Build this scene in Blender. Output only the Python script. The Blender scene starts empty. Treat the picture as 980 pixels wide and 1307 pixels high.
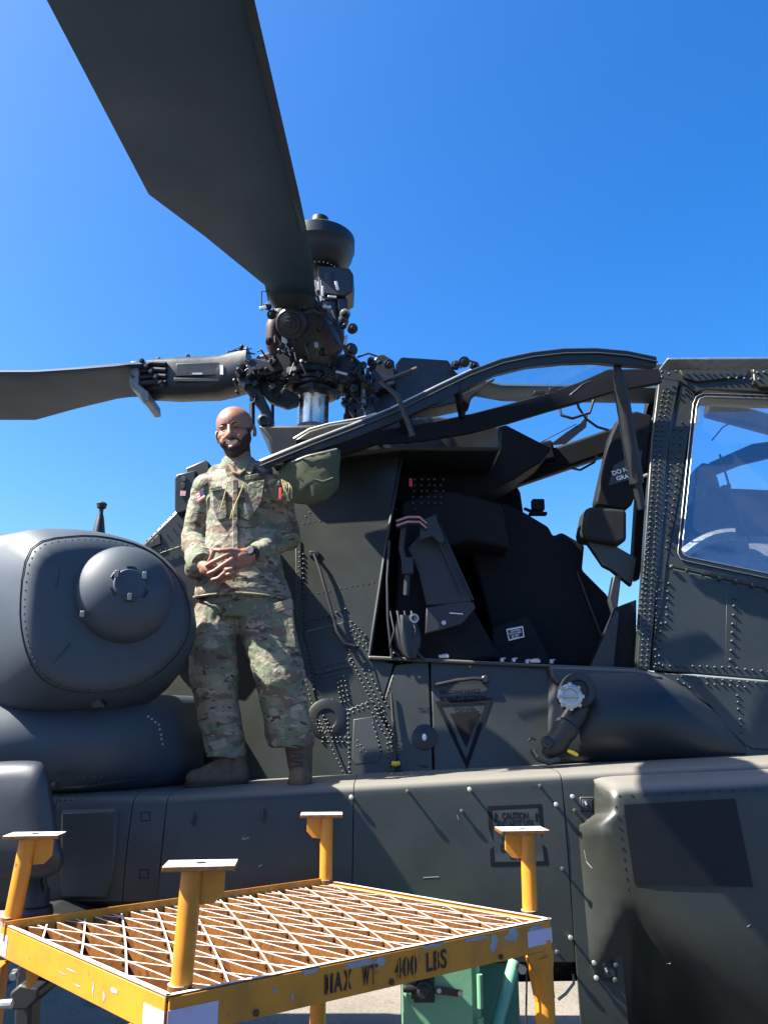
import bpy, math, random
from mathutils import Vector, Matrix, noise
random.seed(7)
sc = bpy.context.scene
R = math.radians
V = Vector
# ------------------------------------------------------------------ camera
PITCH = R(14.94); FPX = 1000.0; CAM = V((0, 0, 1.72))
cam_d = bpy.data.cameras.new('camera'); cam = bpy.data.objects.new('camera', cam_d)
sc.collection.objects.link(cam); sc.camera = cam
cam.location = CAM; cam.rotation_euler = (R(90) + PITCH, 0, 0)
cam_d.sensor_fit = 'VERTICAL'; cam_d.sensor_height = 36.0; cam_d.lens = 36.0 * FPX / 1307.0
cam_d.clip_start = 0.05; cam_d.clip_end = 4000
# ------------------------------------------------------------------ sky, sun, exposure
SUN_EL, SUN_AZ = R(50), R(-101.5)          # azimuth measured from +Y (view axis) towards +X
w = bpy.data.worlds.new("World"); sc.world = w; w.use_nodes = True
nt = w.node_tree; nt.nodes.clear()
sky = nt.nodes.new('ShaderNodeTexSky'); sky.sky_type = 'NISHITA'; sky.sun_disc = False
sky.sun_elevation = SUN_EL; sky.sun_rotation = SUN_AZ
sky.altitude = 0; sky.air_density = 1.0; sky.dust_density = 2.2; sky.ozone_density = 6.0
bg = nt.nodes.new('ShaderNodeBackground'); bg.inputs[1].default_value = 0.072
wo = nt.nodes.new('ShaderNodeOutputWorld')
hs_ = nt.nodes.new('ShaderNodeHueSaturation'); hs_.inputs['Saturation'].default_value = 1.33; hs_.inputs['Hue'].default_value = 0.504; hs_.inputs['Value'].default_value = 1.0
nt.links.new(sky.outputs[0], hs_.inputs['Color']); nt.links.new(hs_.outputs[0], bg.inputs[0]); nt.links.new(bg.outputs[0], wo.inputs[0])
sd = V((math.sin(SUN_AZ) * math.cos(SUN_EL), math.cos(SUN_AZ) * math.cos(SUN_EL), math.sin(SUN_EL)))
sun_d = bpy.data.lights.new('sun', 'SUN'); sun_d.energy = 5.0; sun_d.angle = R(0.55); sun_d.color = (1.0, 0.94, 0.84)
sun = bpy.data.objects.new('sun', sun_d); sc.collection.objects.link(sun); sun.location = (0, 0, 20)
sun.rotation_euler = (-sd).to_track_quat('-Z', 'Y').to_euler()
sc.view_settings.view_transform = 'Standard'; sc.view_settings.look = 'None'
sc.view_settings.gamma = 1.0; sc.view_settings.exposure = 2.05; sc.view_settings.use_curve_mapping = False

# ------------------------------------------------------------------ survey helpers: turn measured bearings into points in the place
cP, sP = math.cos(PITCH), math.sin(PITCH)
def ray(px, py):
    u = (px - 490.0) / FPX; v = (653.5 - py) / FPX
    return V((u, cP - v * sP, sP + v * cP))
def P(px, py, Y):
    d = ray(px, py); return CAM + d * (Y / d.y)
def Pz(px, py, z):
    d = ray(px, py); return CAM + d * ((z - CAM.z) / d.z)
def Ppl(px, py, a, b=0.0, c=0.0):                    # on the plane y = a + b x + c (z - 1.72)
    d = ray(px, py); return CAM + d * (a / (d.y - b * d.x - c * d.z))

# ------------------------------------------------------------------ materials
def new_mat(name):
    m = bpy.data.materials.new(name); m.use_nodes = True
    n = m.node_tree; b = n.nodes['Principled BSDF']; return m, n, b
def nd(n, t, **k):
    x = n.nodes.new(t)
    for a, v in k.items():
        if a.startswith('i_'): x.inputs[a[2:].replace('_', ' ')].default_value = v
        else: setattr(x, a, v)
    return x
def ramp(n, stops, src=None, mode='LINEAR'):
    r = n.nodes.new('ShaderNodeValToRGB'); r.color_ramp.interpolation = mode
    e = r.color_ramp.elements
    while len(e) > 1: e.remove(e[0])
    e[0].position = stops[0][0]; e[0].color = (*stops[0][1], 1)
    for p, c in stops[1:]:
        q = e.new(p); q.color = (*c, 1)
    if src: n.links.new(src, r.inputs[0])
    return r
def g3(v): return (v, v, v)
def paint(name, col, rough=0.5, var=0.25, scale=6.0, bump=0.02, bscale=90.0, metal=0.0, spec=0.5, col2=None, wear=None, wear_amt=0.62, coat=0.0, scratch=False, dust_highlight=None):
    m, n, b = new_mat(name)
    tc = nd(n, 'ShaderNodeTexCoord')
    geo = nd(n, 'ShaderNodeNewGeometry')
    ns = nd(n, 'ShaderNodeTexNoise', i_Scale=scale, i_Detail=8.0, i_Roughness=0.62)
    n.links.new(geo.outputs['Position'], ns.inputs['Vector'])
    c2 = col2 or tuple(c * (1 - var) for c in col)
    c1 = tuple(min(1, c * (1 + var * 0.6)) for c in col)
    rp = ramp(n, [(0.3, c2), (0.5, col), (0.72, c1)], ns.outputs[0])
    out = rp.outputs[0]
    if wear:
        w2 = nd(n, 'ShaderNodeTexNoise', i_Scale=scale * 2.6, i_Detail=10.0, i_Roughness=0.7)
        n.links.new(geo.outputs['Position'], w2.inputs['Vector'])
        wr = ramp(n, [(wear_amt, g3(0)), (wear_amt + 0.03, g3(1))], w2.outputs[0])
        mx = nd(n, 'ShaderNodeMix', data_type='RGBA')
        n.links.new(wr.outputs[0], mx.inputs[0]); n.links.new(out, mx.inputs[6]); mx.inputs[7].default_value = (*wear, 1)
        out = mx.outputs[2]
    if scratch:
        mp = nd(n, 'ShaderNodeMapping'); mp.inputs['Scale'].default_value = (3, 3, 60); mp.inputs['Rotation'].default_value = (0.3, 0.5, 0)
        n.links.new(geo.outputs['Position'], mp.inputs[0])
        sn = nd(n, 'ShaderNodeTexNoise', i_Scale=2.0, i_Detail=4.0, i_Roughness=0.8)
        n.links.new(mp.outputs[0], sn.inputs['Vector'])
        sr = ramp(n, [(0.70, g3(0)), (0.76, g3(0.55))], sn.outputs[0])
        mx = nd(n, 'ShaderNodeMix', data_type='RGBA')
        n.links.new(sr.outputs[0], mx.inputs[0]); n.links.new(out, mx.inputs[6]); mx.inputs[7].default_value = (*[min(1, c * 2.4 + 0.02) for c in col], 1)
        out = mx.outputs[2]
    if dust_highlight:                                          # upward-facing faces mixed paler: dusty tone with the sunlit top highlight painted in
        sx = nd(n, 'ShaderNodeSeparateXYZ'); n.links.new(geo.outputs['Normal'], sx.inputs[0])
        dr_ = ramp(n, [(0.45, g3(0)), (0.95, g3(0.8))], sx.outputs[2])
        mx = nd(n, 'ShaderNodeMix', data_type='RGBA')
        n.links.new(dr_.outputs[0], mx.inputs[0]); n.links.new(out, mx.inputs[6]); mx.inputs[7].default_value = (*dust_highlight, 1)
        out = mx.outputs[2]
    n.links.new(out, b.inputs['Base Color'])
    rr = nd(n, 'ShaderNodeMapRange'); rr.inputs[3].default_value = max(0.05, rough - 0.1); rr.inputs[4].default_value = min(1, rough + 0.14)
    n2 = nd(n, 'ShaderNodeTexNoise', i_Scale=scale * 1.7, i_Detail=6.0)
    n.links.new(geo.outputs['Position'], n2.inputs['Vector']); n.links.new(n2.outputs[0], rr.inputs[0]); n.links.new(rr.outputs[0], b.inputs['Roughness'])
    b.inputs['Metallic'].default_value = metal; b.inputs['Specular IOR Level'].default_value = spec
    b.inputs['Coat Weight'].default_value = coat
    if bump:
        n3 = nd(n, 'ShaderNodeTexNoise', i_Scale=bscale, i_Detail=3.0)
        n.links.new(geo.outputs['Position'], n3.inputs['Vector'])
        n4 = nd(n, 'ShaderNodeTexNoise', i_Scale=3.2, i_Detail=1.5)
        n.links.new(geo.outputs['Position'], n4.inputs['Vector'])
        ad = nd(n, 'ShaderNodeMath', operation='MULTIPLY_ADD'); ad.inputs[1].default_value = 0.12
        n.links.new(n3.outputs[0], ad.inputs[0]); n.links.new(n4.outputs[0], ad.inputs[2])
        bp = nd(n, 'ShaderNodeBump', i_Strength=min(1, bump * 12), i_Distance=0.012)
        n.links.new(ad.outputs[0], bp.inputs['Height']); n.links.new(bp.outputs[0], b.inputs['Normal'])
    return m
M = {}
M['skin'] = paint('helicopter_paint', (0.0215, 0.0245, 0.0205), 0.38, 0.38, 2.6, 0.014, 140, spec=0.5, scratch=True, dust_highlight=(0.20, 0.19, 0.165), wear=(0.075, 0.075, 0.068), wear_amt=0.715)
M['skin_dark'] = paint('dark_paint', (0.009, 0.0115, 0.0125), 0.40, 0.25, 5, 0.014, 120, scratch=True, dust_highlight=(0.10, 0.095, 0.085))
M['blade'] = paint('blade_haze_paint', (0.016, 0.046, 0.078), 0.55, 0.22, 2.2, 0.01, 60, spec=0.4)  # base colour pushed bluer and lighter to carry the lens haze
M['black'] = paint('black_paint', (0.012, 0.0125, 0.014), 0.5, 0.3, 8, 0.015)
M['rubber'] = paint('black_rubber', (0.012, 0.012, 0.013), 0.75, 0.2, 12, 0.02, spec=0.3)
M['cockpit'] = paint('cockpit_black', (0.005, 0.006, 0.009), 0.75, 0.3, 9, 0.01, spec=0.25)
M['seat'] = paint('seat_armour_paint', (0.014, 0.018, 0.024), 0.5, 0.2, 7, 0.01)
M['hub'] = paint('rotor_hub_metal', (0.019, 0.024, 0.031), 0.42, 0.4, 14, 0.03, metal=0.3, wear=(0.16, 0.16, 0.15), wear_amt=0.68)
M['steel'] = paint('bright_steel', (0.62, 0.62, 0.60), 0.26, 0.2, 20, 0.0, metal=1.0)
M['alu'] = paint('worn_aluminium', (0.42, 0.42, 0.40), 0.4, 0.3, 22, 0.02, metal=0.8)
M['primer_grey'] = paint('worn_clamp_metal', (0.16, 0.16, 0.15), 0.4, 0.35, 22, 0.02, metal=0.4)
M['rust'] = paint('red_brown_damper', (0.045, 0.02, 0.02), 0.6, 0.3, 16, 0.02)
M['yellow'] = paint('yellow_chipped_paint', (0.47, 0.18, 0.010), 0.45, 0.28, 7, 0.02, 60, col2=(0.30, 0.12, 0.015), wear=(0.10, 0.07, 0.05), wear_amt=0.64)
M['white_tape'] = paint('pale_reflective_tape', (0.44, 0.39, 0.52), 0.4, 0.08, 20, 0.0)
M['window_black'] = paint('black_window_panel', (0.0035, 0.004, 0.006), 0.45, 0.2, 8, 0.008, spec=0.3)
M['white'] = paint('white_print', (0.75, 0.76, 0.76), 0.5, 0.08, 10, 0.0)
M['ink'] = paint('black_stencil_ink', (0.012, 0.01, 0.01), 0.6, 0.2, 60, 0.0)
M['print_dark'] = paint('dark_stencil_print', (0.002, 0.0026, 0.004), 0.7, 0.15, 60, 0.0, spec=0.2)
M['decal_grey'] = paint('decal_grey_field', (0.026, 0.031, 0.033), 0.5, 0.1, 20, 0.0)
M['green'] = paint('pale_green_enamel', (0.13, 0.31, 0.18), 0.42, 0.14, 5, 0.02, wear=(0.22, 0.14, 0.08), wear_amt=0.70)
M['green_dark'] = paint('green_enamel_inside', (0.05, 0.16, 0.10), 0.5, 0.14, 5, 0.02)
M['olive'] = paint('olive_canvas', (0.075, 0.083, 0.052), 0.85, 0.2, 16, 0.05, 500, spec=0.15)
M['webbing'] = paint('tan_webbing', (0.34, 0.29, 0.13), 0.85, 0.2, 40, 0.03)
M['red'] = paint('red_tab', (0.6, 0.03, 0.05), 0.6, 0.1, 10, 0.0)
M['gold'] = paint('yellow_tie', (0.8, 0.5, 0.03), 0.5, 0.1, 10, 0.0)
M['pink'] = paint('pink_striped_strap', (0.55, 0.28, 0.30), 0.8, 0.2, 30, 0.0)
M['pad'] = paint('dark_vinyl_cover', (0.03, 0.036, 0.045), 0.42, 0.2, 4, 0.012)
M['boot'] = paint('brown_suede', (0.13, 0.085, 0.055), 0.85, 0.35, 26, 0.06, 260, spec=0.2)
M['sole'] = paint('boot_rubber', (0.05, 0.037, 0.028), 0.8, 0.2, 26, 0.04, spec=0.2)
M['teeth'] = paint('teeth', (0.6, 0.58, 0.53), 0.3, 0.05, 10, 0.0)
M['lip'] = paint('lips', (0.30, 0.10, 0.085), 0.42, 0.1, 30, 0.0)
M['hair'] = paint('dark_beard', (0.022, 0.014, 0.011), 0.8, 0.3, 200, 0.05, 900)
M['tshirt'] = paint('tan_undershirt', (0.16, 0.12, 0.08), 0.9, 0.1, 60, 0.02)

# worn tops of the grating: bare zinc where feet have rubbed the paint off the upper edges
def worn_yellow():
    m, n, b = new_mat('yellow_paint_worn_to_metal_on_top')
    geo = nd(n, 'ShaderNodeNewGeometry'); sp = nd(n, 'ShaderNodeSeparateXYZ')
    n.links.new(geo.outputs['True Normal'], sp.inputs[0])
    ns = nd(n, 'ShaderNodeTexNoise', i_Scale=30.0, i_Detail=5.0); n.links.new(geo.outputs['Position'], ns.inputs['Vector'])
    yl = ramp(n, [(0.3, (0.075, 0.028, 0.010)), (0.55, (0.16, 0.062, 0.010)), (0.75, (0.06, 0.02, 0.01))], ns.outputs[0])
    mt = ramp(n, [(0.25, (0.34, 0.27, 0.22)), (0.5, (0.60, 0.57, 0.57))], ns.outputs[0])
    st = ramp(n, [(0.6, g3(0)), (0.8, g3(1))], sp.outputs[2])
    mx = nd(n, 'ShaderNodeMix', data_type='RGBA')
    n.links.new(st.outputs[0], mx.inputs[0]); n.links.new(yl.outputs[0], mx.inputs[6]); n.links.new(mt.outputs[0], mx.inputs[7])
    n.links.new(mx.outputs[2], b.inputs['Base Color']); b.inputs['Roughness'].default_value = 0.45
    return m
M['worn'] = worn_yellow()

def concrete():
    m, n, b = new_mat('apron_concrete')
    geo = nd(n, 'ShaderNodeNewGeometry')
    a = nd(n, 'ShaderNodeTexNoise', i_Scale=0.8, i_Detail=10.0, i_Roughness=0.7)
    c = nd(n, 'ShaderNodeTexNoise', i_Scale=40.0, i_Detail=6.0)
    n.links.new(geo.outputs['Position'], a.inputs['Vector']); n.links.new(geo.outputs['Position'], c.inputs['Vector'])
    r1 = ramp(n, [(0.3, (0.115, 0.10, 0.08)), (0.5, (0.155, 0.135, 0.105)), (0.7, (0.19, 0.165, 0.13))], a.outputs[0])
    r2 = ramp(n, [(0.3, g3(0.75)), (0.7, g3(1.1))], c.outputs[0])
    mx = nd(n, 'ShaderNodeMix', data_type='RGBA', blend_type='MULTIPLY'); mx.inputs[0].default_value = 1
    n.links.new(r1.outputs[0], mx.inputs[6]); n.links.new(r2.outputs[0], mx.inputs[7])
    st = nd(n, 'ShaderNodeTexNoise', i_Scale=2.6, i_Detail=4.0); n.links.new(geo.outputs['Position'], st.inputs['Vector'])
    r3 = ramp(n, [(0.30, g3(0.45)), (0.37, g3(1))], st.outputs[0])
    m2 = nd(n, 'ShaderNodeMix', data_type='RGBA', blend_type='MULTIPLY'); m2.inputs[0].default_value = 1
    n.links.new(mx.outputs[2], m2.inputs[6]); n.links.new(r3.outputs[0], m2.inputs[7])
    n.links.new(m2.outputs[2], b.inputs['Base Color']); b.inputs['Roughness'].default_value = 0.85
    bp = nd(n, 'ShaderNodeBump', i_Strength=0.4, i_Distance=0.01); n.links.new(c.outputs[0], bp.inputs['Height']); n.links.new(bp.outputs[0], b.inputs['Normal'])
    return m
M['concrete'] = concrete()
M['bounce_cut_ground'] = paint('bounce_cut_ground', (0.045, 0.045, 0.047), 0.9, 0.3, 3, 0.06, 60, spec=0.2)  # dark finish for the added sheet that cuts ground bounce
M['nacelle'] = paint('nacelle_haze_paint', (0.030, 0.045, 0.060), 0.55, 0.3, 2.0, 0.012, 140, scratch=True)  # skin paint lightened and blued, with lens haze put into the colour
def glass(name, tint, ior=1.18, gcol=(0.45, 0.55, 0.7), mixf=0.5):
    m, n, b = new_mat(name); n.nodes.remove(b)
    o = n.nodes['Material Output']
    t = nd(n, 'ShaderNodeBsdfTransparent'); t.inputs[0].default_value = (*tint, 1)
    g = nd(n, 'ShaderNodeBsdfGlossy'); g.inputs['Roughness'].default_value = 0.03; g.inputs[0].default_value = (*gcol, 1)
    d = nd(n, 'ShaderNodeBsdfDiffuse'); d.inputs[0].default_value = (0.45, 0.5, 0.55, 1)
    fr = nd(n, 'ShaderNodeFresnel'); fr.inputs[0].default_value = ior
    geo = nd(n, 'ShaderNodeNewGeometry')
    ns = nd(n, 'ShaderNodeTexNoise', i_Scale=7.0, i_Detail=7.0, i_Roughness=0.7); n.links.new(geo.outputs['Position'], ns.inputs['Vector'])
    r = ramp(n, [(0.3, g3(mixf * 0.5)), (0.75, g3(mixf))], ns.outputs[0])
    m0 = nd(n, 'ShaderNodeMixShader'); n.links.new(r.outputs[0], m0.inputs[0]); n.links.new(t.outputs[0], m0.inputs[1]); n.links.new(d.outputs[0], m0.inputs[2])
    m1 = nd(n, 'ShaderNodeMixShader'); n.links.new(fr.outputs[0], m1.inputs[0]); n.links.new(m0.outputs[0], m1.inputs[1]); n.links.new(g.outputs[0], m1.inputs[2])
    n.links.new(m1.outputs[0], o.inputs[0]); return m
M['glass'] = glass('canopy_glass', (0.80, 0.87, 0.92), mixf=0.05)
M['glass_veil'] = glass('reflection_veil_glass', (0.80, 0.88, 0.95), ior=2.9, gcol=(0.8, 0.9, 1.0), mixf=0.06)  # faint diffuse veil lightens the pane in place of bright reflections
M['glass_far'] = glass('far_canopy_glass', (0.94, 0.97, 0.99), mixf=0.02)

def camo(name, seed=0.0):
    m, n, b = new_mat(name)
    tc = nd(n, 'ShaderNodeNewGeometry')
    def noi(scale, stretch, off, det=2.0, dist=0.3):
        mp = nd(n, 'ShaderNodeMapping'); mp.inputs['Scale'].default_value = (1, 1, stretch); mp.inputs['Location'].default_value = (off + seed, off * 2, off * 3)
        n.links.new(tc.outputs['Position'], mp.inputs[0])
        t = nd(n, 'ShaderNodeTexNoise', i_Scale=scale, i_Detail=det, i_Distortion=dist); n.links.new(mp.outputs[0], t.inputs['Vector']); return t.outputs[0]
    base = (0.215, 0.20, 0.15)
    cur = None
    def layer(src, lo, hi, col, prev):
        r = ramp(n, [(lo, g3(0)), (hi, g3(1))], src)
        x = nd(n, 'ShaderNodeMix', data_type='RGBA'); n.links.new(r.outputs[0], x.inputs[0])
        if prev is None: x.inputs[6].default_value = (*base, 1)
        else: n.links.new(prev, x.inputs[6])
        x.inputs[7].default_value = (*col, 1); return x.outputs[2]
    cur = layer(noi(6.5, 1.6, 1.3), 0.47, 0.53, (0.135, 0.155, 0.108), cur)
    cur = layer(noi(8.5, 2.0, 4.1), 0.54, 0.58, (0.14, 0.108, 0.084), cur)
    cur = layer(noi(10.0, 2.2, 7.7), 0.60, 0.62, (0.265, 0.245, 0.20), cur)
    cur = layer(noi(15.0, 2.6, 9.9, 3.0, 0.8), 0.615, 0.63, (0.075, 0.055, 0.04), cur)
    cur = layer(noi(24.0, 2.4, 12.2, 3.0, 0.6), 0.66, 0.675, (0.29, 0.27, 0.23), cur)
    fine = nd(n, 'ShaderNodeTexNoise', i_Scale=420.0, i_Detail=2.0); n.links.new(tc.outputs['Position'], fine.inputs['Vector'])
    r2 = ramp(n, [(0.3, g3(0.82)), (0.7, g3(1.12))], fine.outputs[0])
    x = nd(n, 'ShaderNodeMix', data_type='RGBA', blend_type='MULTIPLY'); x.inputs[0].default_value = 1
    n.links.new(cur, x.inputs[6]); n.links.new(r2.outputs[0], x.inputs[7])
    n.links.new(x.outputs[2], b.inputs['Base Color']); b.inputs['Roughness'].default_value = 0.88; b.inputs['Specular IOR Level'].default_value = 0.2
    wr = nd(n, 'ShaderNodeTexNoise', i_Scale=26.0, i_Detail=4.0, i_Distortion=1.2); n.links.new(tc.outputs['Position'], wr.inputs['Vector'])
    bp = nd(n, 'ShaderNodeBump', i_Strength=0.55, i_Distance=0.012); n.links.new(wr.outputs[0], bp.inputs['Height']); n.links.new(bp.outputs[0], b.inputs['Normal'])
    return m
M['camo'] = camo('camouflage_cloth')
def skin_mat():
    m, n, b = new_mat('human_skin')
    geo = nd(n, 'ShaderNodeNewGeometry'); ns = nd(n, 'ShaderNodeTexNoise', i_Scale=28.0, i_Detail=5.0); n.links.new(geo.outputs['Position'], ns.inputs['Vector'])
    r = ramp(n, [(0.3, (0.19, 0.085, 0.05)), (0.6, (0.26, 0.125, 0.078)), (0.8, (0.30, 0.14, 0.09))], ns.outputs[0]); n.links.new(r.outputs[0], b.inputs['Base Color'])
    b.inputs['Roughness'].default_value = 0.48; b.inputs['Subsurface Weight'].default_value = 0.15
    b.inputs['Subsurface Radius'].default_value = (0.012, 0.005, 0.003); b.inputs['Subsurface Scale'].default_value = 1.0
    return m
M['human'] = skin_mat()

# ------------------------------------------------------------------ mesh builder
col = sc.collection
WPOS = {}
def link(o, parent=None):
    col.objects.link(o)
    if parent is not None: o.parent = parent
    return o
def thing(name, label, cat, loc, group=None):
    o = bpy.data.objects.new(name, None); o.empty_display_size = 0.2; col.objects.link(o)
    o.location = loc; WPOS[o.name] = V(loc); o['label'] = label; o['category'] = cat
    if group: o['group'] = group
    return o
def sharp_rim(me):
    import bmesh
    bm = bmesh.new(); bm.from_mesh(me)
    for e in bm.edges:
        if e.is_boundary: e.smooth = False
    bm.to_mesh(me); bm.free()
class MB:
    def __init__(s): s.v = []; s.f = []
    def add(s, vs, fs):
        k = len(s.v); s.v += [tuple(p) for p in vs]; s.f += [tuple(i + k for i in f) for f in fs]; return s
    def prism(s, pts, off):                       # polygon outline pushed along a vector
        pts = [V(p) for p in pts]; off = V(off); n = len(pts)
        vs = pts + [p + off for p in pts]
        nrm = V((0, 0, 0))
        for i in range(n): nrm += pts[i].cross(pts[(i + 1) % n])
        fs = [tuple(range(n)), tuple(range(2 * n - 1, n - 1, -1))] + [((i + 1) % n, i, n + i, n + (i + 1) % n) for i in range(n)]
        if nrm.dot(off) > 0: fs = [tuple(reversed(f)) for f in fs]
        return s.add(vs, fs)
    def box(s, c, size, rot=None):
        c = V(c); hx, hy, hz = [q / 2 for q in size]; m = rot or Matrix.Identity(3)
        vs = [c + m @ V((x * hx, y * hy, z * hz)) for x in (-1, 1) for y in (-1, 1) for z in (-1, 1)]
        return s.add(vs, [(0, 1, 3, 2), (4, 6, 7, 5), (0, 4, 5, 1), (2, 3, 7, 6), (0, 2, 6, 4), (1, 5, 7, 3)])
    def bar(s, a, b, wd, th, up=(0, 0, 1)):
        a = V(a); b = V(b); d = b - a; L = d.length; d.normalize(); u = V(up); x = d.cross(u)
        if x.length < 1e-4: x = d.cross(V((0, 1, 0)))
        x.normalize(); u = x.cross(d)
        m = Matrix((d, x, u)).transposed()
        return s.box((a + b) / 2, (L, wd, th), m)
    def ring_frames(s, path):
        out = []; n = len(path); prev = None
        for i in range(n):
            d = (path[min(i + 1, n - 1)] - path[max(i - 1, 0)]).normalized()
            if prev is None:
                r = V((0, 0, 1)) if abs(d.z) < 0.9 else V((1, 0, 0))
                x = d.cross(r).normalized()
            else:
                x = prev - d * prev.dot(d); x.normalize()
            prev = x; out.append((x, d.cross(x)))
        return out
    def tube(s, path, r, seg=10, cap=True):
        path = [V(p) for p in path]; rs = r if isinstance(r, (list, tuple)) else [r] * len(path)
        fr = s.ring_frames(path); vs = []; fs = []
        for p, (x, y), q in zip(path, fr, rs):
            for k in range(seg):
                a = 2 * math.pi * k / seg; vs.append(p + x * math.cos(a) * q + y * math.sin(a) * q)
        for i in range(len(path) - 1):
            for k in range(seg):
                a = i * seg + k; b = i * seg + (k + 1) % seg; fs.append((a, b, b + seg, a + seg))
        if cap:
            fs.append(tuple(range(seg - 1, -1, -1))); o = (len(path) - 1) * seg; fs.append(tuple(o + k for k in range(seg)))
        return s.add(vs, fs)
    def lathe(s, p0, axis, prof, seg=24):         # prof: list of (distance along axis, radius)
        p0 = V(p0); d = V(axis).normalized()
        path = [p0 + d * t for t, _ in prof]
        r = V((0, 0, 1)) if abs(d.z) < 0.9 else V((1, 0, 0)); x = d.cross(r).normalized(); y = d.cross(x); vs = []; fs = []
        for p, (_, q) in zip(path, prof):
            for k in range(seg):
                a = 2 * math.pi * k / seg; vs.append(p + (x * math.cos(a) + y * math.sin(a)) * max(q, 1e-4))
        for i in range(len(path) - 1):
            for k in range(seg):
                a = i * seg + k; b = i * seg + (k + 1) % seg; fs.append((a, b, b + seg, a + seg))
        fs.append(tuple(range(seg - 1, -1, -1))); o = (len(path) - 1) * seg; fs.append(tuple(o + k for k in range(seg)))
        return s.add(vs, fs)
    def ell(s, c, r, rot=None, seg=16, rings=10):
        c = V(c); m = rot or Matrix.Identity(3); vs = []; fs = []
        if not isinstance(r, (list, tuple)): r = (r, r, r)
        for i in range(rings + 1):
            t = math.pi * i / rings
            for k in range(seg):
                a = 2 * math.pi * k / seg
                st = max(math.sin(t), 1e-3)
                vs.append(c + m @ V((r[0] * st * math.cos(a), r[1] * st * math.sin(a), r[2] * math.cos(t))))
        for i in range(rings):
            for k in range(seg):
                a = i * seg + k; b = i * seg + (k + 1) % seg; fs.append((a, a + seg, b + seg, b))
        fs.append(tuple(range(seg))); o = rings * seg; fs.append(tuple(o + k for k in range(seg - 1, -1, -1)))
        return s.add(vs, fs)
    def capsule(s, a, ra, b, rb, seg=14):
        a = V(a); b = V(b); d = b - a; L = d.length
        if L < 1e-5: return s.ell(a, ra)
        prof = []
        for i in range(5):
            t = math.pi / 2 * i / 4; prof.append((-ra * math.cos(t), ra * math.sin(t)))
        for i in range(5):
            t = math.pi / 2 * i / 4; prof.append((L + rb * math.sin(t), rb * math.cos(t)))
        return s.lathe(a, d, prof, seg)
    def loft(s, rows, close=False, caps=False):
        n = len(rows[0]); vs = [p for r in rows for p in r]; fs = []
        for i in range(len(rows) - 1):
            for k in range(n if close else n - 1):
                a = i * n + k; b = i * n + (k + 1) % n; fs.append((a, b, b + n, a + n))
        if caps: fs.append(tuple(range(n - 1, -1, -1))); o = (len(rows) - 1) * n; fs.append(tuple(o + k for k in range(n)))
        return s.add(vs, fs)
    def build(s, name, mat, parent=None, smooth=False, bevel=0.0, segs=2, angle=35, kind=None, label=None, cat=None, group=None, solid=0.0, subsurf=0, recalc=True, center=True):
        me = bpy.data.meshes.new(name)
        base = WPOS.get(parent.name, V((0, 0, 0))) if parent is not None else V((0, 0, 0))
        mn = V([min(p[i] for p in s.v) for i in range(3)]); mx = V([max(p[i] for p in s.v) for i in range(3)])
        c = (mn + mx) / 2
        if parent is None: c.z = mn.z
        if not center: c = base.copy()
        me.from_pydata([(p[0] - c.x, p[1] - c.y, p[2] - c.z) for p in s.v], [], s.f)
        if recalc:
            import bmesh
            bm = bmesh.new(); bm.from_mesh(me); bmesh.ops.recalc_face_normals(bm, faces=bm.faces); bm.to_mesh(me); bm.free()
        me.materials.append(M[mat] if isinstance(mat, str) else mat)
        if smooth or bevel:
            me.polygons.foreach_set('use_smooth', [True] * len(me.polygons)); me.set_sharp_from_angle(angle=R(angle))
            if solid:
                sharp_rim(me)
        o = bpy.data.objects.new(name, me); col.objects.link(o)
        o.parent = parent; o.location = c - base; WPOS[o.name] = c
        if solid:
            md = o.modifiers.new('solid', 'SOLIDIFY'); md.thickness = solid; md.offset = -1
        if subsurf:
            md = o.modifiers.new('sub', 'SUBSURF'); md.levels = subsurf; md.render_levels = subsurf
        if bevel:
            md = o.modifiers.new('bevel', 'BEVEL'); md.width = bevel; md.segments = segs; md.limit_method = 'ANGLE'; md.angle_limit = R(30)
        if kind: o['kind'] = kind
        if label: o['label'] = label
        if cat: o['category'] = cat
        if group: o['group'] = group
        return o
def text(name, body, size, origin, xdir, ydir, mat, parent, depth=0.0012, align='CENTER', sx=1.0):
    cu = bpy.data.curves.new(name, 'FONT'); cu.body = body; cu.size = size; cu.extrude = depth; cu.align_x = align; cu.align_y = 'CENTER'; cu.space_line = 0.95
    cu.offset = 0.0008 if size > 0.03 else 0.0003
    cu.resolution_u = 3
    t = bpy.data.objects.new(name, cu); me = bpy.data.meshes.new_from_object(t); bpy.data.objects.remove(t)
    x = V(xdir).normalized(); y = V(ydir); y = (y - x * y.dot(x)).normalized(); z = x.cross(y)
    m = Matrix((x, y, z)).transposed()
    mb = MB(); mb.v = [tuple(V(origin) + m @ V((v.co.x * sx, v.co.y, v.co.z))) for v in me.vertices]; mb.f = [tuple(p.vertices) for p in me.polygons]
    bpy.data.meshes.remove(me)
    return mb.build(name, mat, parent, recalc=False)
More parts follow.
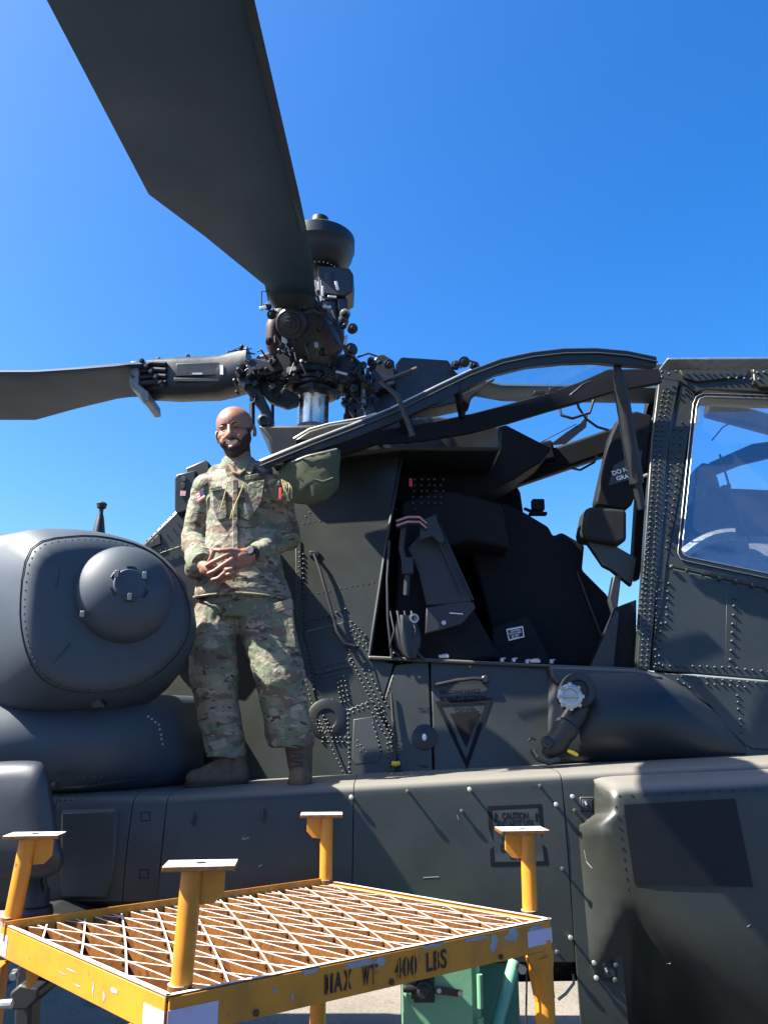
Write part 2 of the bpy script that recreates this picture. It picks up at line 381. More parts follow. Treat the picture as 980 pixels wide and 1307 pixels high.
# ------------------------------------------------------------------ ground
g = MB()
xs = [-600, -60, -16, -8, -4, 0, 4, 8, 16, 60, 600]; ys = [-600, -60, -12, -4, 0, 4, 8, 14, 60, 900]
g.loft([[V((x, y, 0)) for x in xs] for y in ys])
go = g.build('ground', 'concrete', None, kind='structure', recalc=False)
MB().loft([[V((x, y, 0.004)) for x in (-400, -8, 0, 8, 400)] for y in (-400, -8, 0, 4.95)]).build('unseen_bounce_cut_sheet', 'bounce_cut_ground', None, kind='structure', recalc=False)  # unseen dark sheet, added to cut bounce light from the ground
j = MB()
for x in (-7.5, -2.55, 2.4, 7.4): j.box((x, 32.5, 0.002), (0.022, 60, 0.006))
for y in (6.15, 11.1, 16.0): j.box((0, y, 0.003), (60, 0.022, 0.006))
j.build('apron_joint_sealant', 'rubber', None, kind='structure')

# ------------------------------------------------------------------ helicopter
H = thing('attack_helicopter', 'dark olive military helicopter with open canopy door, parked on the apron', 'helicopter', (0.6, 4.4, 0))
WA, WC = 3.98, 0.17
def W(px, py, out=0.0): return Ppl(px, py, WA - out, 0.0, WC)
def S(px, py, out=0.0): return Ppl(px, py, 3.409 - out, 0.09, 0.10)
IN = V((0, 0.03, 0))
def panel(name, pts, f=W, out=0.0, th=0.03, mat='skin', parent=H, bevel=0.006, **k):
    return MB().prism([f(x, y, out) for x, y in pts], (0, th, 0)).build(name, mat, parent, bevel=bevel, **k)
def along(pts, step):
    out = []
    for (x0, y0), (x1, y1) in zip(pts[:-1], pts[1:]):
        n = max(1, int(round(math.hypot(x1 - x0, y1 - y0) / step)))
        out += [(x0 + (x1 - x0) * i / n, y0 + (y1 - y0) * i / n) for i in range(n)]
    out.append(pts[-1]); return out
def rivets(rows, step=6.0, f=W, out=0.0, r=0.0062, h=0.010, parent=H, mat='skin', name='rivets'):
    m = MB()
    for row in rows:
        for (x, y) in along(row, step):
            x += random.uniform(-.5, .5); y += random.uniform(-.5, .5)
            p = f(x, y, out)
            m.lathe(p + V((0, 0.003, 0)), (0, -1, 0.05), [(0, r), (h * 0.6 + 0.003, r * 0.95), (h * 0.9 + 0.003, r * 0.65), (h + 0.003, r * 0.2)], 7)
    return m.build(name, mat, parent, smooth=True, angle=50, kind='stuff')

# --- aft side skin behind the cockpit opening
aft = panel('side_skin', [(195, 720), (243, 650), (300, 600), (340, 592), (430, 585), (513, 571), (492, 700), (470, 838), (503, 848), (485, 904), (500, 945), (513, 1004), (195, 1040)], th=0.05)
panel('side_skin', [(377, 690), (384, 690), (386, 810), (402, 890), (446, 996), (440, 996), (395, 895), (379, 815)], out=0.008, th=0.01, parent=aft, bevel=0.002)
# raised doubler sheets, access plates
panel('doubler_plate', [(390, 806), (446, 792), (466, 812), (492, 905), (470, 900), (448, 852), (402, 862)], out=0.006, th=0.012, parent=aft, bevel=0.003)
panel('step_frame', [(443, 906), (476, 894), (501, 944), (506, 990), (445, 992)], out=0.006, th=0.012, parent=aft, bevel=0.003)
pl = panel('data_placard', [(451, 918), (476, 914), (487, 965), (480, 974), (453, 976), (449, 968)], out=0.008, th=0.01, mat='decal_grey', parent=aft, bevel=0.004)
cc = W(417, 918, 0.004)
MB().lathe(cc + V((0, 0.01, 0)), (0, -1, 0.12), [(0, 0.098), (0.012, 0.098), (0.016, 0.09), (0.016, 0.05), (0.010, 0.046), (0.010, 0.02)], 32).build('round_access_cover', 'skin_dark', aft, smooth=True)
rows = [[(382.5, 706), (380, 815), (396, 893), (440, 990)], [(387.5, 708), (386, 812), (401, 880)], [(389, 795), (441, 778)],
        [(401, 853), (446, 844)], [(404, 859), (449, 850)], [(406, 866), (434, 861)], [(448, 794), (447, 842)], [(453, 798), (466, 812)], [(451, 805), (468, 822)],
        [(449, 812), (468, 830)], [(452, 826), (470, 872), (490, 908)], [(457, 824), (476, 868), (495, 902)], [(446, 836), (463, 872), (484, 912)],
        [(434, 864), (440, 896)], [(439, 864), (445, 894)], [(430, 866), (436, 897)], [(444, 906), (475, 895)], [(445, 911), (470, 903)], [(444, 912), (446, 986)], [(448, 990), (503, 988)], [(450, 995), (500, 994)],
        [(479, 906), (500, 942)], [(484, 905), (502, 938)], [(475, 910), (497, 948)], [(499, 948), (505, 984)], [(494, 950), (499, 984)],
        [(404, 900), (412, 894), (424, 893), (434, 900)], [(412, 942), (446, 942)], [(412, 947), (444, 948)],
        [(456, 946), (472, 966)], [(456, 953), (468, 970)], [(476, 924), (486, 958)]]
rows += [[(401 + 4 * k, 914 + 5 * (k % 3)), (408 + 4 * k, 934)] for k in range(5)]
rivets(rows, 6.0, parent=aft)
rivets([[(390, 660), (395, 654), (504, 638)], [(388, 668), (505, 650)], [(392, 760), (484, 742)], [(500, 600), (486, 735), (474, 825)], [(506, 590), (492, 700)], [(399, 612), (396, 654)], [(404, 610), (401, 652)]],
       7.0, r=0.004, h=0.0025, parent=aft)
# grab rail on the aft skin
gr = [W(402, 708, 0.0), W(401, 708, 0.035), W(408, 726, 0.04), W(430, 806, 0.045), W(440, 822, 0.045), W(452, 825, 0.04), W(456, 826, 0.0)]
MB().tube(gr, 0.0085, 10).build('grab_rail', 'black', aft, smooth=True)
MB().box(W(401, 707, 0.006), (0.05, 0.012, 0.03)).build('rail_foot', 'black', aft, bevel=0.003)
# --- skins under the cockpit
p2 = panel('side_skin', [(504, 849), (547, 843.5), (553, 1002), (514, 1004), (501, 944), (486.5, 904)], out=0.004, th=0.05)
rivets([[(505, 852), (489, 903)], [(512, 846), (543, 845)], [(512, 945), (520, 985)]], 7, r=0.004, h=0.003, parent=p2, out=0.004)
rivets([[(499, 893), (503, 930), (513, 988)]], 5, r=0.005, h=0.004, parent=p2, out=0.004)
cv = MB().lathe(W(541.5, 941, 0.008) + V((0, 0.006, 0)), (0, -1, 0.12), [(0, 0.062), (0.01, 0.062), (0.012, 0.058)], 28).build('round_filler_cover', 'skin_dark', p2, smooth=True)
MB().ell(W(541.5, 941, 0.022), (0.011, 0.006, 0.017)).build('filler_button', 'white', p2, smooth=True)
dr = panel('cockpit_side_door', [(549, 843.5), (700, 850), (704, 1002), (555, 1002)], out=0.004, th=0.05)
rivets([[(560, 846), (690, 852)], [(610, 849), (620, 850)]], 22, r=0.004, h=0.003, parent=dr, out=0.004)
# door latch handle
hm = MB().tube([W(556, 874, 0.03), W(580, 869, 0.034), W(604, 866, 0.034), W(616, 867, 0.03)], [0.008, 0.009, 0.009, 0.011], 10)
hm.lathe(W(618, 867.5, 0.004), (0, -1, 0), [(0, 0.02), (0.03, 0.02), (0.036, 0.014)], 16)
hm.build('latch_handle', 'black', dr, smooth=True)
# danger triangle, printed with a dark border
tri_o = [(555, 895), (628, 891), (596, 982)]; tri_i = [(562, 900), (620, 897), (595, 969)]; core = [(574, 911), (612, 907), (595, 954)]
def ringdecal(name, o, i, f, out, parent, mat='print_dark'):
    m = MB(); n = len(o); vo = [f(x, y, out) for x, y in o]; vi = [f(x, y, out) for x, y in i]
    m.add(vo + vi, [(k, (k + 1) % n, n + (k + 1) % n, n + k) for k in range(n)])
    return m.build(name, mat, parent)
ringdecal('triangle_border', tri_o, tri_i, W, 0.0082, dr)
MB().add([W(x, y, 0.0082) for x, y in core], [(0, 1, 2)]).build('triangle_core', 'print_dark', dr)
def wtext(body, px, py, size, f, out, parent, mat='print_dark', ang=0.0, name='lettering', depth=0.0003, align='CENTER', sx=1.0):
    o = f(px, py, out); x = (f(px + 20 * math.cos(ang), py + 20 * math.sin(ang), out) - o)
    y = (f(px + 20 * math.sin(ang), py - 20 * math.cos(ang), out) - o)
    return text(name, body, size, o, x, y, mat, parent, depth, align, sx)
wtext('EXPLOSIVE DEVICE', 587, 883, 0.024, W, 0.0086, dr, ang=-0.03)
wtext('CANOPY JETTISON', 591, 891 - 2, 0.026, W, 0.0086, dr, ang=-0.03).location.z -= 0.008
wtext('DANGER', 592, 904, 0.026, W, 0.0086, dr, ang=-0.03)
wtext('DANGER', 576, 932, 0.024, W, 0.0086, dr, ang=1.15)
wtext('DANGER', 609, 932, 0.024, W, 0.0086, dr, ang=-1.22)
wtext('RESCUE', 541, 905, 0.016, W, 0.009, p2); wtext('PULL', 541, 978, 0.016, W, 0.009, p2)
# --- cheek ahead of the door: rolls from a lit shoulder into a dark bulge
def cheek():
    cols = [(700, 850, 976, 0), (716, 851, 976, .03), (740, 852, 975, .09), (775, 853, 974, .13), (815, 855, 972, .14), (845, 864, 970, .12), (872, 880, 968, .08), (905, 905, 966, .03), (950, 952, 962, -0.01)]
    rows = []
    for px, y0, y1, bul in cols:
        r = []
        for k in range(13):
            t = k / 12; py = y0 + (y1 - y0) * t
            s = math.sin(math.pi * min(1, t * 1.0)) ** 0.55 if 0 < t < 1 else 0
            r.append(W(px, py, 0.0 + bul * s))
        rows.append(r)
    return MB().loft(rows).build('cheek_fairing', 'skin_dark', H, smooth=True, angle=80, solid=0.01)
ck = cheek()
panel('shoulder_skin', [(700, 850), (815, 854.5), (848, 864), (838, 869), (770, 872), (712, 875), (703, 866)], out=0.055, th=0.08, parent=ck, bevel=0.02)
# filler port and coupling hose in front of the cheek
port = MB().lathe(W(731, 889, 0.02), (-0.1, -1, 0.12), [(0, 0.085), (0.18, 0.085), (0.20, 0.078), (0.20, 0.05), (0.18, 0.05)], 32)
port.build('filler_port_housing', 'black', ck, smooth=True)
pc = W(727, 889, 0.24)
MB().lathe(pc, (-0.1, -1, 0.12), [(0, 0.055), (0.012, 0.057), (0.016, 0.05), (0.016, 0.036), (0.004, 0.034), (0.004, 0.01)], 24).build('port_ring', 'alu', ck, smooth=True)
for k in range(8):
    tb = MB(); a = k * math.pi / 4; tb.box(pc + V((math.cos(a) * 0.056, -0.01, math.sin(a) * 0.056)), (0.016, 0.02, 0.016), Matrix.Rotation(-a, 3, 'Y')); tb.build('port_lug', 'alu', ck, bevel=0.002)
tb = MB(); tb.box(pc + V((0, -0.02, 0)), (0.075, 0.008, 0.008)); tb.box(pc + V((0, -0.02, 0)), (0.008, 0.008, 0.03))
tb.build('port_cross_bar', 'alu', ck, bevel=0.002)
hs = MB().lathe(W(742, 900, 0.16), (W(694, 972, 0.16) - W(742, 900, 0.16)), [(0, 0.04), (0.05, 0.05), (0.11, 0.05), (0.12, 0.058), (0.16, 0.058), (0.17, 0.052), (0.24, 0.056), (0.27, 0.045), (0.30, 0.03)], 20)
hs.build('coupling_barrel', 'black', ck, smooth=True)
MB().lathe(W(697, 947, 0.22), (0.0, -1, 0.1), [(0, 0.026), (0.02, 0.026), (0.024, 0.016), (0.034, 0.014)], 16).build('coupling_knob', 'hub', ck, smooth=True)
MB().tube([W(680, 958, 0.2), W(686, 968, 0.24), W(700, 973, 0.24), W(712, 970, 0.2)], 0.014, 10).build('coupling_sleeve', M['skin'], ck, smooth=True)
MB().tube([W(735, 928, 0.16), W(728, 948, 0.17)], 0.004, 6).build('bleed_pipe', 'black', ck, smooth=True)
MB().tube([W(724, 958, 0.2), W(731, 961, 0.2), W(737, 964, 0.2)], [0.007, 0.01, 0.008], 8).build('brass_plug', 'gold', ck, smooth=True)
MB().tube([W(674, 946, 0.12), W(678, 942, 0.13), W(683, 944, 0.14)], 0.005, 6).build('bleed_pipe', 'black', ck, smooth=True)

# --- nose side: posts, window, lower skin
nose = panel('nose_skin', [(848, 723), (980, 753), (1120, 786), (1120, 886), (980, 867.5), (831, 855)], out=0.0, th=0.05)
lown = panel('lower_nose_skin', [(822, 857), (980, 869.5), (1120, 888), (1120, 975), (948, 975), (948, 955), (905, 900), (870, 878)], out=0.0, th=0.05)
panel('skin_lip', [(955, 951), (1000, 950), (1120, 953), (1120, 957), (960, 955.5)], out=0.012, th=0.01, parent=lown, bevel=0.002)
po = panel('canopy_post', [(841, 482), (867, 486), (853, 560), (829, 855.5), (812, 854), (831, 562)], out=0.018, th=0.05)
pi_ = panel('canopy_post', [(869, 488), (886, 500), (868, 620), (849.5, 722), (846, 760), (838, 800), (831, 855), (830.5, 855), (855, 560)], out=0.008, th=0.05)
roof = panel('canopy_roof_beam', [(828, 466), (848, 463), (1120, 466), (1120, 503), (980, 500.5), (900, 497), (888, 501), (868, 487), (840, 483)], out=0.02, th=0.25)
MB().bar(P(846, 465, 4.1), P(1120, 463, 4.1), 0.14, 0.012).build('roof_cap_strip', 'alu', roof, bevel=0.003)
panel('hinge_fitting', [(960, 466), (1120, 462), (1120, 494), (970, 494), (962, 488)], out=0.05, th=0.06, parent=roof, mat='skin')
panel('hinge_fitting', [(866, 470), (955, 470), (953, 480), (890, 487), (872, 482)], out=0.035, th=0.02, parent=roof, mat='skin')
rivets([[(835, 477), (862, 470), (955, 470)], [(930, 483), (968, 484)], [(844, 482), (862, 474)], [(966, 476), (1000, 476)]], 8.5, out=0.05, parent=roof, r=0.009, h=0.012)
rivets([[(846, 500), (836, 562), (817, 850)], [(853, 500), (843, 562), (824, 850)]], 6.6, out=0.018, parent=po)
rivets([[(831, 640), (812.5, 806)]], 7, out=0.018, parent=po)
rivets([[(860, 548), (850, 640), (838, 700), (836, 848)]], 9, out=0.008, parent=pi_)
rivets([[(870, 540), (862, 620), (850, 700)]], 9, out=0.008, parent=pi_, r=0.007, h=0.012)
rivets([[(842, 742), (838, 788)], [(852, 745), (849, 796)], [(837, 700), (834, 852)], [(843, 796), (840, 848)]], 10.5, out=0.0, parent=nose, r=0.008, h=0.013)
rivets([[(937, 763), (935, 785), (931, 842)]], 10.8, out=0.002, parent=nose, r=0.0085, h=0.013)
rivets([[(845, 850), (930, 852), (1050, 866)]], 9.8, out=0.0, parent=nose, r=0.007, h=0.012)
rivets([[(856, 724), (980, 752), (1080, 776)]], 21, out=0.012, parent=nose, r=0.013, h=0.016)
rivets([[(864, 868), (880, 878)], [(869, 863), (985, 874), (1060, 880)], [(892, 872), (950, 877)], [(940, 888), (941, 905)], [(943, 918), (946, 934)], [(965, 955), (1000, 958)]], 10.5, out=0.0, parent=lown, r=0.0065, h=0.011)
panel('backing_strip', [(927, 755), (942, 758), (936, 846), (925, 846)], out=0.001, th=0.004, parent=nose, bevel=0.001)
# window: frame of rounded outline, glass, seal line
wo_ = [(897, 502), (1000, 505), (1120, 512), (1120, 771), (980, 738), (876, 716), (868, 713), (864.5, 706), (866, 690), (884, 515), (888, 506)]
wi_ = [(900, 506), (1000, 509), (1116, 516), (1116, 764), (980, 732), (879, 711), (873, 708), (870, 702), (871, 690), (888.5, 518), (892, 509)]
fo = MB(); n_ = len(wo_); vo = [W(x, y, 0.012) for x, y in wo_]; vi = [W(x, y, 0.012) for x, y in wi_]; vb = [W(x, y, -0.02) for x, y in wi_]; va = [W(x, y, -0.02) for x, y in wo_]
fo.add(vo + vi + vb + va, [(k, (k + 1) % n_, n_ + (k + 1) % n_, n_ + k) for k in range(n_)] + [(n_ + k, n_ + (k + 1) % n_, 2 * n_ + (k + 1) % n_, 2 * n_ + k) for k in range(n_)] + [(k, 3 * n_ + k, 3 * n_ + (k + 1) % n_, (k + 1) % n_) for k in range(n_)])
win = fo.build('cockpit_window', 'skin_dark', H)
so = [(x + (0.8 if x < 900 else 0), y) for x, y in wi_]
MB().tube([W(x, y, 0.013) for x, y in wo_[4:] + wo_[:2]], 0.0022, 6).build('window_seal', 'alu', win, smooth=True)
MB().tube([W(x, y, 0.013) for x, y in wi_[4:] + wi_[:2]], 0.0025, 6).build('window_seal', 'alu', win, smooth=True)
panel('window_surround', [(888, 500), (1120, 510), (1120, 513), (897, 502.5), (888, 506), (866, 690), (864, 706), (868, 714), (980, 739), (1120, 772), (1120, 785), (980, 752), (850, 722)], out=0.004, th=0.03)
MB().add([W(x, y, 0.0) for x, y in wi_], [tuple(range(n_))]).build('window_pane', 'glass_veil', win)
wtext('NO HOLD', 876, 625, 0.026, W, 0.003, win, mat='white', ang=-1.5, name='window_lettering')
panel('window_label', [(889, 521), (893, 521), (891, 540), (887, 540)], out=0.004, th=0.002, mat='white', parent=win, bevel=0)

# --- cockpit opening: frame edges and sill
def F2(y): return lambda px, py, out=0.0: P(px, py, y - out)
MB().tube([W(514, 572, 0.0), W(492, 700, 0.0), W(471, 838, 0.0)], 0.010, 8).build('opening_frame', 'skin_dark', H, smooth=True)
sl = panel('cockpit_sill', [(470, 837), (540, 840), (700, 848), (815, 853), (815, 857), (700, 852), (540, 845), (470, 842)], out=0.03, th=0.20, mat='skin', bevel=0.006)
for x, y in ((566, 840), (640, 845), (655, 845), (672, 847), (682, 846), (703, 847), (500, 838)):
    wdt = 0.05 if x in (566, 682) else 0.016
    b = MB().box(W(x, y - 2, 0.01), (wdt, 0.04, 0.016)); b.tube([W(x - 2, y - 4, 0.02), W(x + 5, y - 5, 0.02)], 0.005, 6)
    b.build('sill_latch', 'alu', sl, bevel=0.002)
rivets([[(600, 851), (700, 854)]], 15, r=0.004, h=0.003, out=0.032, parent=sl)
# --- cockpit inside
def slab(name, pts, y, th, mat='cockpit', parent=H, bevel=0.01, **k):
    q = [P(a[0], a[1], a[2] if len(a) > 2 else y) for a in pts]
    return MB().prism(q, (0, th, 0)).build(name, mat, parent, bevel=bevel, **k)
cp = slab('far_cockpit_wall', [(470, 560), (515, 560), (600, 585), (655, 612), (664, 628), (668, 655), (690, 668), (701, 680), (722, 693), (745, 705), (742, 728), (775, 768), (800, 800), (820, 860), (1120, 900), (1120, 1000), (430, 1000)], 4.95, 0.06)
bk = MB().add([W(505, 570, -0.06), W(462, 838, -0.06), P(462, 850, 4.95), P(505, 565, 4.95)], [(0, 1, 2, 3)]).build('cockpit_rear_bulkhead', 'cockpit', H, solid=0.02)
fl = MB().prism([W(465, 850, -0.06), W(830, 866, -0.06), P(830, 866, 4.95) , P(465, 866, 4.95)], (0, 0, -0.04)).build('cockpit_floor', 'cockpit', H)
# roof mass over the rear seat and its transparent panel beams
rf = slab('cockpit_roof_structure', [(440, 585), (512, 571), (545, 556), (600, 553), (646, 542), (704, 572), (690, 590), (655, 612), (600, 640), (470, 640)], 4.55, 0.35)
MB().bar(P(640, 612, 4.85), P(850, 540, 4.85), 0.10, 0.16).build('far_canopy_rail', 'cockpit', H, bevel=0.02)
MB().bar(P(600, 596, 4.82), P(706, 576, 4.82), 0.10, 0.14).build('far_canopy_rail', 'cockpit', H, bevel=0.02)
slab('far_canopy_arch', [(828, 500), (850, 500), (838, 590), (822, 700), (816, 740), (806, 740), (815, 600)], 4.7, 0.08)
# far side panes (sky shows through) and wiper
fp = MB().add([P(590, 600, 4.98), P(640, 530, 4.9), P(800, 480, 4.8), P(845, 470, 4.8), P(842, 560, 4.98)], [(0, 1, 2, 3, 4)]).build('far_canopy_pane', 'glass_far', H)
wp = MB().tube([P(686, 566, 5.0), P(712, 553, 5.0), P(735, 541, 5.0)], 0.004, 6)
wp.prism([P(700, 568, 5.0), P(722, 552, 5.0), P(740, 540, 5.0), P(750, 528, 5.0), P(748, 545, 5.0), P(722, 566, 5.0)], (0, 0.02, 0)); wp.build('wiper_arm', 'skin_dark', H, bevel=0.003)
# curved pipes under the open door
MB().tube([P(733, 500, 4.3), P(738, 520, 4.35), P(748, 535, 4.4), P(762, 545, 4.4), P(776, 549, 4.4)], 0.008, 8).build('hose', 'black', H, smooth=True)
MB().tube([P(884 - 40, 500, 4.3), P(840, 525, 4.3), P(828, 540, 4.3), P(812, 550, 4.3)], 0.008, 8).build('hose', 'black', H, smooth=True)
MB().tube([P(713, 516, 4.3), P(716, 530, 4.28), P(730, 534, 4.28), P(752, 527, 4.28), P(758, 508, 4.3)], 0.009, 8).build('grab_handle', 'black', H, smooth=True)
MB().tube([P(727, 597, 4.75), P(740, 600, 4.7), P(758, 590, 4.7), P(761, 582, 4.75)], 0.008, 8).build('grab_handle', 'black', H, smooth=True)
# seats, consoles
st = MB().prism([P(512, 640, 4.2), P(560, 625, 4.2), P(585, 628, 4.2), P(640, 642, 4.25), P(652, 700, 4.25), P(600, 690, 4.2), P(560, 700, 4.2), P(640, 840, 4.2), P(560, 850, 4.2), P(500, 850, 4.2)], (0, 0.42, 0)).build('rear_seat', 'cockpit', H, bevel=0.02)
wg = MB().prism([P(521, 700, 4.08), P(548, 668, 4.08), P(560, 668, 4.08), P(602, 765, 4.08), P(600, 770, 4.08), P(544, 773, 4.08), P(534, 730, 4.08)], (0, 0.03, 0)).build('seat_side_armour', 'seat', st, bevel=0.006)
MB().prism([P(544, 775, 4.07), P(592, 767, 4.07), P(604, 768, 4.07), P(607, 776, 4.07), P(590, 796, 4.07), P(543, 809, 4.07)], (0, 0.05, 0)).build('armour_foot', 'seat', st, bevel=0.006)
MB().tube([P(549, 668, 4.06), P(590, 757, 4.05)], 0.007, 8).build('armour_edge', 'seat', st, smooth=True)
MB().tube([P(560, 668, 4.06), P(604, 766, 4.05)], 0.005, 8).build('armour_edge', 'seat', st, smooth=True)
MB().prism([P(537, 665, 4.0), P(556, 656, 4.0), P(560, 670, 4.0), P(568, 689, 4.0), P(562, 694, 4.0), P(551, 684, 4.0), P(535, 690, 4.0)], (0, 0.02, 0)).build('shoulder_bracket', 'seat', st, bevel=0.003)
MB().lathe(P(566, 795, 4.05), (0, -1, 0), [(0, 0.012), (0.01, 0.012)], 14).build('armour_bolt', 'alu', st, smooth=True)
MB().box(P(582, 783, 4.055), (0.07, 0.002, 0.005), Matrix.Rotation(0.08, 3, 'Y')).build('armour_marking', 'white', st)
for k, mt in enumerate(('pink', 'rubber', 'pink', 'rubber')):
    MB().tube([P(506, 668 - 3 + k * 3, 4.0), P(520, 660 + k * 3, 3.98), P(535, 660 + k * 3, 3.98), P(544, 668 + k * 3, 4.0)], 0.006, 6).build('harness_strap', mt, st, smooth=True)
MB().tube([P(516, 668, 4.02), P(512, 700, 4.02), P(520, 730, 4.02), P(518, 760, 4.02)], 0.016, 10).build('harness_webbing', 'seat', st, smooth=True)
MB().box(P(520, 722, 4.0), (0.06, 0.03, 0.09)).build('harness_buckle', 'seat', st, bevel=0.006)
MB().lathe(P(527, 790, 4.0), (0.2, -1, 0), [(0, 0.024), (0.03, 0.024), (0.03, 0.014), (0.01, 0.012)], 18).build('hose_fitting', 'alu', st, smooth=True)
cb = MB()
for k in range(4):
    x = 500 + k * 9
    cb.tube([P(x - 2, 780, 4.0), P(x + 3, 805, 3.97), P(x - 3 + 8 * math.sin(k), 825, 3.98), P(x + 14, 842, 4.0)], 0.005 + 0.002 * (k % 2), 7)
cb.tube([P(497, 690, 4.02), P(494, 740, 4.0), P(495, 790, 4.0), P(500, 838, 4.0)], 0.007, 8)
cb.build('cable_bundle', 'seat', st, smooth=True)
bgm = MB(); rows = []
for i in range(10):
    t = i / 9; y = 785 + 55 * t; wd = (6 + 26 * math.sin(math.pi * (t * 0.8 + 0.1))); c = 517 + 6 * t
    rows.append([P(c + wd / 2 * math.cos(a) + 1.6 * math.sin(5 * a + 3 * t), y, 4.01 + 0.05 * math.sin(a) + 0.01 * math.sin(4 * a)) for a in [2 * math.pi * k / 24 for k in range(24)]])
bgm.loft(rows, close=True, caps=True).build('stowage_bag', 'seat', st, smooth=True, angle=70)
# instrument console between the seats with warning label
co = slab('centre_console', [(628, 800, 4.3), (668, 786, 4.3), (676, 790, 4.3), (700, 838, 4.3), (700, 850, 4.3), (628, 850, 4.3)], 4.3, 0.3)
panel('console_label', [(646, 803), (667, 799), (669, 813), (649, 818)], f=F2(4.29), out=0.0, th=0.004, mat='white', parent=co, bevel=0)
panel('console_label', [(647.5, 804.5), (666, 801), (667.5, 812), (650, 816)], f=F2(4.289), out=0.0, th=0.002, mat='ink', parent=co, bevel=0)
for k, s in enumerate(('CAUTION', 'STAY CLEAR', 'OF SEAT', 'TRAVEL')):
    wtext(s, 657.5, 804.7 + k * 3.1, 0.012, F2(4.287), 0, co, mat='white', ang=-0.18, depth=0.0004)
gs = MB().prism([P(600, 700, 4.5), P(640, 640, 4.5), P(672, 655, 4.5), P(700, 672, 4.5), P(706, 684, 4.5), P(717, 679, 4.5), P(746, 695, 4.5), P(743, 727, 4.5), P(776, 760, 4.5), P(790, 850, 4.5), P(640, 850, 4.5)], (0, 0.3, 0)).build('glare_shield', 'cockpit', H, bevel=0.015)
MB().box(P(686, 645, 4.6), (0.075, 0.06, 0.07)).box(P(676, 652, 4.6), (0.08, 0.02, 0.02), Matrix.Rotation(0.4, 3, 'Y')).box(P(686, 656, 4.6), (0.11, 0.05, 0.02)).build('sight_camera', 'cockpit', gs, bevel=0.008)
MB().tube([P(736, 730, 4.48), P(755, 780, 4.46), P(770, 820, 4.46)], 0.006, 8).build('shield_edge', 'seat', gs, smooth=True)
bs = MB()
for k in range(26):
    bs.box(P(528 + 9 * (k % 5) + random.uniform(-2, 2), 612 + 7.5 * (k // 5), 4.18), (0.012, 0.012, 0.010))
bs.build('breaker_panel_studs', 'seat', st, kind='stuff')
MB().box(P(524, 616, 4.15), (0.018, 0.02, 0.045)).build('red_handle', 'red', st, bevel=0.003)
# forward seat headrest, folded arm with printed plate, box and cone under it
hd = slab('forward_seat_panel', [(779, 556), (789, 534), (796, 528), (812, 524), (832, 530), (826, 590), (806, 645), (796, 651), (763, 645), (760, 640)], 4.25, 0.10, bevel=0.012)
panel('printed_plate', [(783, 594), (819, 574), (816, 608), (776, 620)], f=F2(4.245), th=0.006, mat='decal_grey', parent=hd, bevel=0)
wtext('DO NOT', 796, 600, 0.036, F2(4.242), 0, hd, mat='white', ang=-0.30)
wtext('GRAB', 796, 609, 0.036, F2(4.242), 0, hd, mat='white', ang=-0.22)
slab('forward_seat_box', [(748, 648), (757, 646), (800, 650), (800, 690), (788, 695), (744, 687), (742, 678)], 4.15, 0.16, bevel=0.02, mat='rubber')
slab('seat_support_bracket', [(748, 690), (786, 697), (812, 712), (806, 748), (780, 727), (770, 722)], 4.2, 0.05, mat='skin', bevel=0.005)
slab('seat_support_strut', [(783, 735), (793, 733), (786, 792), (777, 765)], 4.2, 0.05, mat='seat', bevel=0.005)
slab('seat_support_strut', [(786, 775), (812, 765), (812, 856), (783, 852), (753, 852)], 4.12, 0.06, mat='cockpit', bevel=0.005)
slab('seat_kick_plate', [(786, 778), (790, 783), (783, 852), (753, 852)], 4.10, 0.01, mat='seat', bevel=0.003)
MB().tube([P(819, 642, 4.1), P(815, 620, 4.1), P(818, 609, 4.1), P(826, 606, 4.1)], 0.010, 8).build('grab_handle', 'alu', H, smooth=True)
# --- inside the front cockpit, seen through the window
fi = slab('front_cockpit_wall', [(838, 648), (885, 632), (905, 622), (1120, 630), (1120, 860), (838, 860)], 4.95, 0.06)
slab('front_coaming', [(868, 720), (868, 700), (885, 680), (915, 664), (950, 658), (938, 668), (905, 680), (893, 700), (925, 692), (990, 688), (1120, 686), (1120, 740), (868, 740)], 4.6, 0.1, mat='cockpit')
cw = MB(); rows = []
for i in range(8):
    t = i / 7
    rows.append([P(892 + 120 * u * (1 - .2 * t) - 10 * t, 700 - 16 * math.sin(math.pi * (0.15 + 0.6 * u)) + 42 * t, 4.35 + 0.2 * (1 - t)) for u in [k / 10 for k in range(11)]])
cw.loft(rows).build('front_cowl', 'alu', H, smooth=True, solid=0.01, angle=80)
MB().loft([[P(868 + 70 * u, 716 - 22 * u - 20 * math.sin(u * 2.6) * 0.6, 4.4), P(868 + 70 * u, 700 - 22 * u - 20 * math.sin(u * 2.6) * 0.5, 4.5)] for u in [k / 8 for k in range(9)]]).build('front_cowl', 'alu', H, smooth=True, solid=0.01, angle=80)
MB().tube([P(918, 580, 4.4), P(930, 620, 4.38), P(948, 672, 4.36), P(956, 690, 4.36)], 0.007, 8).build('front_strut', 'seat', H, smooth=True)
slab('front_seat_back', [(884, 640), (888, 600), (896, 590), (908, 592), (916, 610), (924, 640)], 4.6, 0.12, mat='seat')
slab('front_seat_head', [(905, 590), (960, 566), (1000, 560), (1000, 578), (950, 590), (914, 604)], 4.62, 0.08, mat='cockpit')
MB().bar(P(900, 520, 4.88), P(1120, 580, 4.88), 0.08, 0.13).build('far_canopy_rail', 'cockpit', H, bevel=0.02)
MB().tube([P(908, 562, 4.5), P(922, 545, 4.5), P(940, 536, 4.5), P(960, 540, 4.5)], 0.005, 6).build('hose', 'cockpit', H, smooth=True)
cs = MB()
